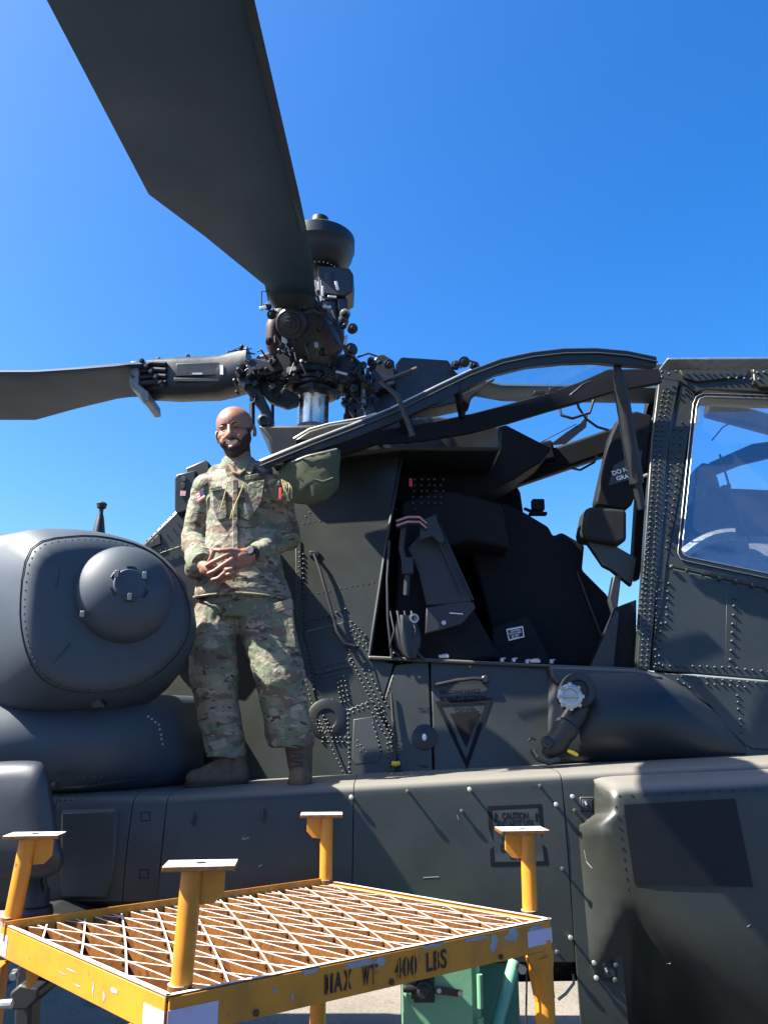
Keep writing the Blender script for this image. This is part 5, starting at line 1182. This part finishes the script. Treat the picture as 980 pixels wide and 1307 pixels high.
for k in range(6): MB().tube([V((gx1 - 0.004, gy - 0.014, 0.9 - k * 0.13)), V((gx1 - 0.004, gy - 0.014, 0.9 - k * 0.13 - 0.10))], 0.010, 10).build('hinge_knuckle', 'green', G, smooth=True)
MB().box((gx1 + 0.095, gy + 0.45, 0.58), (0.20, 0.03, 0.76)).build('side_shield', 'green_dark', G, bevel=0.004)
MB().tube([P(628, 1330, gy + 0.1), P(656, 1228, gy + 0.25)], 0.022, 12).build('diagonal_brace', 'green', G, smooth=True)

# ------------------------------------------------------------------ padded dark seat-like cover on a pedestal at lower left
sy = 2.75
PD = thing('pedestal_seat', 'dark blue-black padded seat back on a black pedestal at the left edge', 'seat', (P(25, 1200, sy).x, sy + 0.1, 0))
outl = smooth_outline([(-60, 985), (-20, 974), (40, 971), (58, 978), (66, 1005), (76, 1070), (82, 1095), (76, 1112), (55, 1121), (10, 1122), (-50, 1122), (-75, 1080)], 44)
rows = []
for dy, s in ((0.11, .55), (0.10, .85), (0.07, 0.97), (0.035, 1.0), (0.01, .97), (-0.012, .90), (-0.028, .70), (-0.034, .40), (-0.036, .12)):
    rows.append(ringpx(outl, sy + dy, s, (5, 1050)))
MB().loft(rows, close=True, caps=True).build('back_cushion', 'pad', PD, smooth=True, angle=80)
MB().lathe(P(42, 1165, sy + 0.12), (0.02, 0, 1), [(-0.05, 0.062), (0.0, 0.066), (0.02, 0.06), (0.025, 0.05), (0.07, 0.046), (0.09, 0.03), (0.14, 0.028), (0.16, 0.045)], 24).build('pedestal_neck', 'black', PD, smooth=True, angle=40)
MB().lathe(P(42, 1172, sy + 0.12), (0, 0, 1), [(0, 0.05), (0.012, 0.052)], 24).build('pedestal_ring', paint('blue_ring', (0.02, 0.09, 0.35), 0.4), PD, smooth=True)
MB().tube([P(30, 1120, sy + .1), P(27, 1135, sy + .1), P(25, 1150, sy + .1)], 0.006, 6).build('pedestal_wire', 'black', PD, smooth=True)
MB().tube([P(57, 1118, sy + .1), P(59, 1132, sy + .1), P(56, 1145, sy + .1)], 0.006, 6).build('pedestal_wire', 'black', PD, smooth=True)
MB().prism([P(20, 1165, sy + 0.3), P(60, 1160, sy + 0.3), P(110, 1185, sy + 0.3), P(20, 1200, sy + 0.3)], (0, 0.3, 0)).build('pedestal_shelf', 'black', PD, bevel=0.01)
MB().prism([P(30, 1195, sy + 0.2), P(48, 1190, sy + 0.2), P(42, 1262, sy + 0.2), P(30, 1420, sy + 0.2), P(12, 1420, sy + 0.2), P(20, 1250, sy + 0.2)], (0, 0.09, 0)).build('pedestal_post', 'black', PD, bevel=0.01)
MB().prism([P(12, 1268, sy + 0.14), P(26, 1256, sy + 0.14), P(50, 1262, sy + 0.14), P(49, 1276, sy + 0.14), P(34, 1290, sy + 0.14), P(14, 1290, sy + 0.14)], (0, 0.16, 0)).build('foot_clamp', 'black', PD, bevel=0.008)
pz = P(28, 1300, sy + 0.25)
MB().lathe(V((pz.x, pz.y, 0.0)), (0, 0, 1), [(0, 0.26), (0.02, 0.26), (0.04, 0.2), (0.06, 0.05), (0.40, 0.045)], 28).build('pedestal_base', 'black', PD, smooth=True, angle=40)

# ------------------------------------------------------------------ olive helmet bag hanging under the door tip
bo = smooth_outline([(356, 600), (385, 580), (431, 571), (433, 600), (432, 622), (420, 636), (395, 644), (372, 640), (362, 622)], 40)
rows = []
for dy, s in ((0.10, .5), (0.10, .85), (0.05, 1.0), (0.0, .99), (-0.03, .9), (-0.045, .65), (-0.05, .3)):
    r = ringpx(bo, 3.52 + dy, s, (397, 610))
    rows.append([p + V((0, 0.030 * noise.noise(V((p.x * 16, dy * 4, p.z * 7))) - 0.006 + 0.02 * abs(noise.noise(V((p.x * 30, 0, p.z * 12)))), 0)) for p in r])
bag = MB().loft(rows, close=True, caps=True).build('helmet_bag', 'olive', None, smooth=True, angle=80, label='olive green cloth bag hanging from the open door beside the man', cat='bag')
B0 = bag
MB().tube([P(372, 590, 3.47), P(392, 582, 3.465), P(414, 577, 3.47), P(430, 573, 3.49)], 0.004, 6).build('bag_zip', 'alu', B0, smooth=True)
MB().tube([P(425, 610, 3.47), P(412, 615, 3.465), P(402, 612, 3.465)], 0.005, 6).build('bag_fold', 'olive', B0, smooth=True)
m = MB()
for k in range(6):
    x = 360 + k * 1.8; m.tube([P(x, 612 + k, 3.44), P(x + 2 + 3 * math.sin(k * 2), 622, 3.43), P(x + 1 + 5 * math.cos(k * 3), 634 + k % 3 * 3, 3.44)], 0.0035, 5)
m.build('bag_cord', 'webbing', B0, smooth=True)
MB().box(P(358, 630, 3.43), (0.012, 0.006, 0.055)).build('red_tag', 'red', B0, bevel=0.002)
MB().box(P(357, 618, 3.44), (0.02, 0.01, 0.03), Matrix.Rotation(0.3, 3, 'Y')).build('black_clip', 'black', B0, bevel=0.003)
# yellow-tied strap hanging on the skin seam, lower middle
sg = MB().tube([W(499, 885, 0.02), W(501, 915, 0.025), W(504, 940, 0.03), W(504, 972, 0.035), W(500, 996, 0.03)], [0.006, 0.008, 0.01, 0.009, 0.012], 8)
sg.tube([W(505, 974, 0.03), W(511, 985, 0.03), W(517, 995, 0.03)], 0.007, 8)
s_ = sg.build('tie_down_strap', 'black', None, smooth=True, label='thin black strap with a yellow tie hanging on the helicopter side', cat='strap')
MB().tube([W(500, 974, 0.045), W(505, 975.5, 0.05), W(510, 974, 0.045)], [0.010, 0.012, 0.010], 8).build('yellow_tie', 'gold', s_, smooth=True)
# ------------------------------------------------------------------ the man
PY = 3.65
def Q(px, py, dy=0.0): return P(px, py, PY + dy)
foot = Q(330, 1004); foot.z = 1.44
MAN = thing('person', 'smiling bald bearded man in camouflage uniform standing on the helicopter side, hands clasped', 'person', foot)
import bmesh
def remeshed(mb, voxel, smooth=4, fac=0.5):
    me = bpy.data.meshes.new('tmp'); me.from_pydata([tuple(v) for v in mb.v], [], mb.f)
    bm = bmesh.new(); bm.from_mesh(me); bmesh.ops.recalc_face_normals(bm, faces=bm.faces); bm.to_mesh(me); bm.free()
    o = bpy.data.objects.new('tmp', me); col.objects.link(o)
    md = o.modifiers.new('r', 'REMESH'); md.mode = 'VOXEL'; md.voxel_size = voxel; md.use_smooth_shade = True
    if smooth:
        ms = o.modifiers.new('s', 'SMOOTH'); ms.iterations = smooth; ms.factor = fac
    dg = bpy.context.evaluated_depsgraph_get(); ev = o.evaluated_get(dg); out = bpy.data.meshes.new_from_object(ev)
    bpy.data.objects.remove(o); bpy.data.meshes.remove(me)
    return out
def place(me, name, mats, parent, **k):
    base = WPOS[parent.name]
    for v in me.vertices: v.co -= base
    me.materials.clear()
    for m_ in mats: me.materials.append(M[m_])
    me.polygons.foreach_set('use_smooth', [True] * len(me.polygons))
    o = bpy.data.objects.new(name, me); col.objects.link(o); o.parent = parent; WPOS[o.name] = base.copy()
    for a, b in k.items(): o[a] = b
    return o
def folds(me, amp, fn=None, f1=9.0):
    vs = me.vertices; nr = [v.normal.copy() for v in vs]
    for v, n in zip(vs, nr):
        p = v.co; a = amp if fn is None else amp * fn(p)
        q = V((p.x * f1 + 2.5 * noise.noise(p * 5), p.y * f1, p.z * f1 * 1.5))
        r = 1 - abs(noise.noise(q)) * 2.2
        r2 = 1 - abs(noise.noise(q * 2.3 + V((3, 1, 7)))) * 2.2
        v.co = p + n * (a * (r * 0.7 + r2 * 0.3))
# ---- head frame
Hc = Q(300, 551, -0.02)
yaw, roll, pit = R(-8), R(-8), R(14)
HR = Matrix.Rotation(yaw, 3, 'Z') @ Matrix.Rotation(roll, 3, 'Y') @ Matrix.Rotation(pit, 3, 'X')
K = 1.02
def h(x, y, z): return Hc + HR @ V((x * K, y * K, z * K))
HRI = HR.inverted()
b = MB()
def E(x, y, z, r, seg=20, rings=14): b.ell(h(x, y, z), tuple(q * K for q in r), HR, seg, rings)
E(0, .012, .036, (.087, .098, .088), 28, 20)
E(0, -.022, -.032, (.079, .072, .074), 24, 16)
E(0, -.035, -.082, (.058, .050, .042)); E(0, -.068, -.108, (.027, .022, .020))
for s in (-1, 1):
    E(s * .046, -.052, -.022, (.026, .030, .026)); E(s * .040, -.060, -.052, (.024, .030, .030))
    E(s * .030, -.070, .022, (.028, .014, .008))
    E(s * .094, .014, -.008, (.008, .020, .030)); E(s * .090, .006, -.030, (.008, .010, .012))
b.capsule(h(0, -.080, .016), .011, h(0, -.096, -.022), .015); E(0, -.098, -.027, (.018, .013, .012))
for s in (-1, 1): E(s * .016, -.090, -.030, (.010, .012, .008)); E(s * .034, -.068, -.040, (.022, .022, .022))
E(0, -.088, -.052, (.022, .012, .010)); E(0, -.085, -.086, (.024, .013, .012))
# neck and torso core
b.capsule(h(0, .015, -.06), .060, Q(305, 612, .02), .068)
b.capsule(Q(306, 640, .02), .12, Q(312, 750, .02), .13); b.capsule(Q(268, 628, .02), .05, Q(345, 628, .02), .05)
b.capsule(Q(290, 770, .02), .08, Q(278, 862, .0), .06); b.capsule(Q(278, 862), .06, Q(296, 965, .04), .045)
b.capsule(Q(335, 770, .02), .08, Q(356, 860, -.02), .06); b.capsule(Q(356, 860, -.02), .06, Q(378, 960, .03), .045)
# arms
b.capsule(Q(264, 626, .02), .05, Q(249, 695, .05), .042); b.capsule(Q(249, 695, .05), .042, Q(258, 722, -.13), .029)
b.capsule(Q(350, 628, .02), .05, Q(368, 684, .05), .042); b.capsule(Q(368, 684, .05), .042, Q(324, 708, -.15), .029)
# hands: his right (left in the view) is underneath, his left lies over it, fingers laced
def finger(pts, r0, r1):
    n = len(pts)
    for i in range(n - 1):
        ra = r0 + (r1 - r0) * i / (n - 1); rb = r0 + (r1 - r0) * (i + 1) / (n - 1); b.capsule(pts[i], ra, pts[i + 1], rb, 12)
# palms
b.capsule(Q(320, 709, -.17), .030, Q(306, 712, -.20), .030); b.capsule(Q(316, 706, -.18), .026, Q(296, 709, -.215), .024); b.capsule(Q(316, 716, -.18), .026, Q(294, 722, -.21), .026)
b.capsule(Q(260, 723, -.15), .027, Q(270, 726, -.19), .029); b.capsule(Q(262, 728, -.16), .025, Q(276, 733, -.19), .022)
# his left hand: fingers to the left
finger([Q(296, 706, -.225), Q(283, 712, -.24), Q(272, 717, -.235), Q(264, 722, -.225)], .0125, .0095)
finger([Q(296, 714, -.232), Q(284, 722, -.25), Q(274, 729, -.245), Q(266, 732, -.235)], .0125, .0092)
finger([Q(297, 722, -.23), Q(287, 731, -.25), Q(279, 738, -.245), Q(271, 740, -.235)], .0118, .0085)
finger([Q(300, 728, -.22), Q(291, 737, -.235), Q(284, 742, -.23), Q(277, 744, -.22)], .0105, .0078)
# thumb of his left hand reaching to the upper left, thumb of his right hand standing up
finger([Q(305, 704, -.21), Q(293, 702, -.23), Q(281, 703, -.235), Q(275, 702, -.23)], .013, .009)
finger([Q(266, 722, -.19), Q(270, 712, -.215), Q(273, 704, -.225), Q(272, 700, -.225)], .013, .009)
# his right hand: fingertips between, pointing right
finger([Q(272, 724, -.21), Q(284, 727, -.235), Q(291, 727, -.262), Q(296, 726, -.262)], .0115, .0088)
finger([Q(272, 730, -.21), Q(284, 734, -.235), Q(293, 733, -.26), Q(300, 731, -.258)], .0115, .0088)
finger([Q(274, 735, -.20), Q(286, 739, -.225), Q(297, 737, -.245), Q(304, 734, -.24)], .011, .0082)
body = remeshed(b, 0.0036, 2, 0.45)
bo_ = place(body, 'body', ['human'], MAN)
# ---- beard, lips, teeth, brows, eyes
base = WPOS[MAN.name]
loc = []
for v in body.vertices: loc.append(HRI @ (v.co + base - Hc) / K)
nv = [v.normal.copy() for v in body.vertices]
def beard_at(p):
    x, y, z = p; ax_ = abs(x)
    if y > 0.006 or z < -0.134 or ax_ > 0.082: return False
    if z < -0.108 and y > -0.03 - (-0.108 - z) * 1.2: return False
    e = 0.004 * noise.noise(V(p) * 120)
    if (x / 0.038) ** 2 + ((z + 0.069 - 0.14 * ax_) / 0.0185) ** 2 < 1: return False      # mouth
    if -0.056 - 0.25 * max(0, ax_ - .02) < z + e < -0.040 - 0.35 * ax_ and ax_ < 0.036: return True     # moustache
    line = -0.060 + max(0, ax_ - 0.044) * 1.3
    if z + e < line and z > -0.14: return True
    if ax_ > 0.066 and z < 0.005 and y > -0.045 and y < -0.004: return True
    return False
keep = [p.index for p in body.polygons if all(beard_at(loc[i]) for i in p.vertices)]
idx = {}; vs = []; fs = []
for pi in keep:
    f = []
    for i in body.polygons[pi].vertices:
        if i not in idx: idx[i] = len(vs); vs.append(body.vertices[i].co + nv[i] * (0.0016 + 0.001 * noise.noise(body.vertices[i].co * 300)))
        f.append(idx[i])
    fs.append(f)
bm_ = bpy.data.meshes.new('beard'); bm_.from_pydata([tuple(v) for v in vs], [], fs); bm_.materials.append(M['hair'])
bd = bpy.data.objects.new('beard', bm_); col.objects.link(bd); bd.parent = MAN
def curve_h(pts): return [h(*p) for p in pts]
from mathutils.bvhtree import BVHTree
bvh = BVHTree.FromPolygons(loc, [tuple(p.vertices) for p in body.polygons])
def sf(x, z, off=0.0):                       # point on the face, pushed outward by off
    hit = bvh.ray_cast(V((x, -0.3, z)), V((0, 1, 0)))[0]
    return h(x, (hit.y if hit else -0.09) - off, z)
def fstrip(pts, r, name, mat, off=0.0, seg=8):
    return MB().tube([sf(x, z, off) for x, z in pts], r, seg).build(name, mat, MAN, smooth=True)
def arcz(zc, bow, half, n=9): return [(-half + 2 * half * k / (n - 1), zc + bow * ((-half + 2 * half * k / (n - 1)) / half) ** 2) for k in range(n)]
up, lo = arcz(-.0575, .0085, .034, 13), arcz(-.0775, .0270, .034, 13)
MB().loft([[sf(x, z, .0025) for x, z in up], [sf(x, (z + z2) / 2, .0035) for (x, z), (_, z2) in zip(up, lo)], [sf(x, z, .0025) for x, z in lo]]).build('teeth', 'teeth', MAN, smooth=True)
fstrip(arcz(-.0550, .0095, .037), [.001, .0022, .0030, .0034, .0034, .0034, .0030, .0022, .001], 'upper_lip', 'lip', .001)
fstrip(arcz(-.0825, .0340, .037), [.001, .0032, .0046, .0056, .006, .0056, .0046, .0032, .001], 'lower_lip', 'lip', .001)
for s in (-1, 1):
    fstrip([(s * .001, -.0475), (s * .012, -.0480), (s * .024, -.0485), (s * .035, -.0530), (s * .041, -.0650), (s * .039, -.0800)], [.0050, .0062, .0062, .0056, .0050, .0045], 'moustache', 'hair', -.0012)
    fstrip([(s * .012, .0235), (s * .022, .0315), (s * .036, .0325), (s * .050, .0235)], [.0050, .0068, .0058, .0020], 'eyebrow', 'hair', -.0010)
    MB().ell(sf(s * .031, .0065, -.002), (.0100, .004, .0034), HR).build('eye', 'black', MAN, smooth=True)
    fstrip([(s * .016, .006), (s * .024, .0108), (s * .036, .0105), (s * .046, .005)], [.0012, .0024, .0024, .0012], 'upper_eyelid', 'human', .001)
    fstrip([(s * .017, .003), (s * .030, -.0008), (s * .044, .003)], [.0012, .0028, .0012], 'lower_eyelid', 'human', .0008)
    fstrip([(s * .018, .0065), (s * .031, .0088), (s * .045, .005)], .0010, 'lash_line', 'hair', .003, 6)
# ---- clothes
def osec(mb, secs, n=26):
    mb.loft([[V(c) + V((rx * math.cos(a), ry * math.sin(a), 0)) for a in [2 * math.pi * k / n for k in range(n)]] for c, rx, ry in secs], close=True, caps=True)
j = MB()
osec(j, [(Q(305, 585.5, .035), .076, .070), (Q(306, 595, .03), .095, .08), (Q(306, 605, .03), .13, .085), (Q(307, 616, .02), .175, .105), (Q(310, 640, .01), .175, .125), (Q(310, 672, .01), .17, .132), (Q(310, 705, .01), .175, .135), (Q(309, 735, .01), .195, .142), (Q(310, 757, .01), .222, .150), (Q(310, 764, .01), .222, .150)])
j.capsule(Q(266, 624, .02), .075, Q(250, 690, .06), .068); j.capsule(Q(250, 690, .06), .069, Q(254, 719, -.10), .052); j.capsule(Q(254, 715, -.09), .05, Q(249, 727, -.04), .046)
j.capsule(Q(349, 626, .02), .078, Q(363, 682, .06), .074); j.capsule(Q(363, 682, .06), .074, Q(332, 703, -.12), .047)
j.capsule(Q(352, 655, .04), .075, Q(366, 685, .03), .066)
j.capsule(Q(279, 607, .04), .055, Q(333, 603, .04), .058)
jm = remeshed(j, 0.0062, 3, 0.5)
folds(jm, 0.006, lambda p: 0.4 + (1.0 if (p.x < Q(268, 700).x or p.x > Q(335, 700).x or p.z < Q(300, 690).z) else 0.0) * 0.75)
jk = place(jm, 'uniform_jacket', ['camo'], MAN)
# cut hem line: small overhang edge tube
hem = [Q(310, 763, .01) + V((.228 * math.cos(a), .156 * math.sin(a) , -0.006 * math.sin(a * 2) + (0.022 if math.cos(a) > 0 else 0) * -math.cos(a))) for a in [math.pi + math.pi * k / 24 for k in range(25)]]
MB().tube(hem, 0.006, 6).build('jacket_hem', 'camo', jk, smooth=True)
t = MB()
osec(t, [(Q(311, 752, .02), .185, .13), (Q(311, 775, .02), .205, .135), (Q(311, 790, .02), .205, .125)])
def leg(mb, pts):
    for (a, ra), (b2, rb) in zip(pts[:-1], pts[1:]): mb.capsule(a, ra, b2, rb, 18)
leg(t, [(Q(278, 785, .02), .112), (Q(272, 820, .0), .108), (Q(273, 862, -.02), .105), (Q(279, 905, .01), .092), (Q(289, 964, .03), .083)])
leg(t, [(Q(337, 785, .02), .128), (Q(349, 830, -.01), .118), (Q(358, 865, -.04), .110), (Q(364, 905, -.01), .100), (Q(372, 950, .02), .100)])
tm = remeshed(t, 0.0068, 3, 0.5)
zk = Q(0, 900).z; zc = Q(0, 950).z
folds(tm, 0.008, lambda p: 0.45 + 0.9 * math.exp(-((p.z - zc) / 0.13) ** 2) + 0.6 * math.exp(-((p.z - Q(0, 862).z) / 0.09) ** 2), 7.5)
xm = Q(322, 900).x; zl, zr = Q(290, 966).z, Q(371, 953).z
for v in tm.vertices:
    zc_ = zl if v.co.x < xm else zr
    zc_ += 0.012 * noise.noise(v.co * 14)
    if v.co.z < zc_: v.co.z = zc_
tr = place(tm, 'uniform_trousers', ['camo'], MAN)
# patch pockets and flaps
def cloth_patch(name, pts, dy, parent, mat='camo', th=0.008):
    return MB().prism([Q(a, c, dy) for a, c in pts], (0, th, 0)).build(name, mat, parent, bevel=0.003)
cloth_patch('chest_pocket', [(271, 625), (287, 623), (290, 660), (278, 664), (272, 650)], -.128, jk, th=0.03)
cloth_patch('chest_pocket', [(318, 616), (338, 612), (334, 640), (318, 664), (306, 660)], -.132, jk, th=0.03)
cloth_patch('jacket_placket', [(297, 612), (303, 612), (304, 700), (302, 764), (296, 764), (297, 700)], -.139, jk, th=0.03)
cloth_patch('name_tape', [(268, 622), (283, 620), (284, 625), (269, 627.5)], -.136, jk)
ut = cloth_patch('service_tape', [(313, 607), (330, 604), (330.5, 610), (313.5, 613)], -.120, jk)
wtext('U.S. ARMY', 321.8, 608.6, 0.017, lambda a, c, o=0: Q(a, c, -.124), 0, jk, mat='ink', ang=-0.15, name='tape_lettering', depth=0.0005)
MB().tube([Q(291, 616, -.128), Q(286, 635, -.14), Q(281, 652, -.142)], [.0025, .003, .0025], 6).build('cord', 'webbing', jk, smooth=True)
MB().tube([Q(312, 616, -.13), Q(305, 634, -.146), Q(297, 652, -.148), Q(294, 662, -.145)], [.0025, .0035, .004, .002], 6).tube([Q(310, 624, -.13), Q(300, 645, -.152), Q(297, 661, -.15)], .0025, 6).build('cord', 'webbing', jk, smooth=True)
# collar
ring = []
for i in range(25):
    a = math.radians(-62) + math.radians(304) * i / 24 + math.radians(0); ca, sa = math.cos(a), math.sin(a)
    c1, c2 = Q(306, 601, .03), Q(304, 587, .035)
    ring.append([c1 + V((.088 * ca, .080 * sa, 0)), c2 + V((.080 * ca, .074 * sa, 0.010 * sa)), c2 + V((.074 * ca, .068 * sa, 0.010 * sa)), c1 + V((.078 * ca, .070 * sa, 0))])
MB().loft(ring, close=True, caps=True).build('collar', 'camo', jk, smooth=True, angle=50)
for pts in ([(287, 598), (293, 589), (299, 600), (303, 610), (297, 616), (290, 607)], [(306, 612), (309, 603), (322, 592), (328, 590), (322, 602), (312, 613)]):
    MB().prism([Q(a, c, -.085 if c > 595 else -.05) for a, c in pts], (0, 0.012, 0)).build('collar', 'camo', jk, bevel=0.003)
MB().tube([Q(294, 594, -.06), Q(299, 603, -.088), Q(306, 606, -.092), Q(313, 600, -.08)], 0.010, 8).build('undershirt', 'tshirt', MAN, smooth=True)
# flag patch on the sleeve: seven stripes and canton
fp0, fxd, fyd = Q(252, 630, -.045), (Q(261, 624, -.058) - Q(252, 630, -.045)), (Q(255, 642, -.045) - Q(252, 630, -.045))
fl_n = fxd.cross(fyd).normalized(); fl_n = fl_n if fl_n.y < 0 else -fl_n
def fq(u, v): return fp0 + fxd * u + fyd * v + fl_n * 0.012
flag = MB().prism([fq(0, 0), fq(1, 0), fq(1, 1), fq(0, 1)], -fl_n * 0.004).build('flag_patch', 'webbing', jk)
for k in range(7):
    MB().add([fq(0.04, .04 + k * .13) + fl_n * .001, fq(.96, .04 + k * .13) + fl_n * .001, fq(.96, .04 + k * .13 + .1) + fl_n * .001, fq(.04, .04 + k * .13 + .1) + fl_n * .001], [(0, 1, 2, 3)]).build('flag_stripe', 'red' if k % 2 == 0 else 'white', jk)
M['navy'] = paint('navy_cloth', (0.015, 0.03, 0.12), 0.8, 0.1, 10, 0.0)
MB().add([fq(.45, .05) + fl_n * .002, fq(.96, .05) + fl_n * .002, fq(.96, .55) + fl_n * .002, fq(.45, .55) + fl_n * .002], [(0, 1, 2, 3)]).build('flag_canton', 'navy', jk)
cloth_patch('cargo_pocket', [(324, 778), (331, 776), (340, 842), (328, 850), (322, 800)], -.105, tr, th=0.06)
cloth_patch('cargo_pocket', [(346, 778), (372, 770), (378, 826), (346, 826)], -.112, tr, th=0.05)
cloth_patch('pocket_flap', [(345, 772), (372, 763), (374, 776), (347, 783)], -.118, tr, th=0.05)
cloth_patch('calf_pocket', [(356, 873), (384, 864), (390, 905), (362, 912)], -.105, tr, th=0.06)
cloth_patch('pocket_flap', [(368, 885), (390, 880), (391, 895), (373, 900)], -.112, tr, th=0.02)
# cuffs
MB().lathe(Q(257, 718, -.115), (Q(264, 724, -.16) - Q(250, 712, -.06)), [(-.02, .054), (0.0, .053), (.012, .050), (.02, .040)], 24).build('sleeve_cuff', 'camo', jk, smooth=True)
MB().lathe(Q(333, 704, -.125), (Q(322, 708, -.16) - Q(336, 702, -.11)), [(-.02, .048), (0.0, .048), (.012, .046), (.018, .036)], 24).build('sleeve_cuff', 'camo', jk, smooth=True)
# watch
wc = Q(322, 706, -.165); wx = (Q(318, 708, -.18) - Q(330, 703, -.13)).normalized()
MB().lathe(wc - wx * .012, wx, [(0, .031), (.002, .034), (.022, .034), (.024, .031)], 24).build('watch_strap', 'black', MAN, smooth=True)
MB().lathe(wc + V((-.002, -.028, 0.003)), (-.2, -1, .15), [(0, .021), (.009, .021), (.011, .018)], 24).build('watch_case', 'black', MAN, smooth=True)
MB().lathe(wc + V((-.004, -.040, 0.005)), (-.2, -1, .15), [(0, .0165), (.001, .0165)], 24).build('watch_face', 'pad', MAN)
# boots
def boot(toe, heel, ankle, top, wtoe):
    m = MB()
    m.capsule(top, .064, ankle, .058, 18); m.capsule(ankle, .056, heel, .048, 18)
    mid_ = (toe + heel) / 2
    m.capsule(ankle + V((0, -0.01, 0.0)), .046, (mid_ + toe) / 2 + V((0, 0, .005)), .042, 18); m.capsule(heel, .048, mid_, .050, 18); m.capsule(mid_, .050, toe, wtoe, 18)
    me = remeshed(m, 0.005, 3, 0.5); zs = 1.447
    for v in me.vertices:
        if v.co.z < zs: v.co.z = zs + (v.co.z - zs) * 0.05
        v.co += v.normal * 0.002 * noise.noise(v.co * 30)
    o = place(me, 'boot', ['boot'], MAN)
    d = (toe - heel); d.z = 0; L = d.length; d.normalize(); n = V((-d.y, d.x, 0)); out = []
    for k in range(28):
        a = 2 * math.pi * k / 28; c = (toe + heel) / 2; wd = .057 - .008 * math.cos(a) * -1 * 0 
        p = c + d * (L / 2 + .040) * math.cos(a) + n * math.copysign(abs(math.sin(a)) ** 0.8, math.sin(a)) * wd
        out.append(V((p.x, p.y, 1.4425)))
    MB().prism(out, (0, 0, 0.022)).build('boot_sole', 'sole', MAN, smooth=True, bevel=0.004)
    return o
zf = 1.447
def fz(px, py, y, z=zf + .036):
    p = P(px, py, y); p.z = z; return p
t1, h1 = fz(247, 1005, 3.60, zf + .034), fz(305, 1005, 3.67, zf + .04)
an1 = Q(303, 980, .03); boot(t1, h1, V((an1.x - .015, an1.y, zf + .10)), V((an1.x - .035, an1.y + .0, zf + .19)), .036)
t2, h2 = fz(383, 1000, 3.49, zf + .036), fz(384, 1000, 3.68, zf + .04)
boot(t2, h2, V((h2.x - .005, h2.y - .02, zf + .10)), V((h2.x - .015, h2.y - .01, zf + .24)), .050)
def laces(c0, c1, wd, n, ax_):
    m = MB()
    for k in range(n):
        c = lerp(c0, c1, k / (n - 1)); s = 1 if k % 2 else -1
        m.tube([c - ax_ * wd + V((0, 0, .004 * s)), c + V((0, -.006, 0)), c + ax_ * wd - V((0, 0, .004 * s))], .0028, 5)
    return m.build('boot_laces', 'sole', MAN, smooth=True)
laces(V((h2.x - .003, 3.50, zf + .088)), V((h2.x - .012, 3.60, zf + .20)), .028, 8, V((1, 0, 0)))
laces(V((an1.x - .075, an1.y - .05, zf + .085)), V((an1.x - .04, an1.y - .055, zf + .20)), .02, 7, V((.8, .3, .2)))
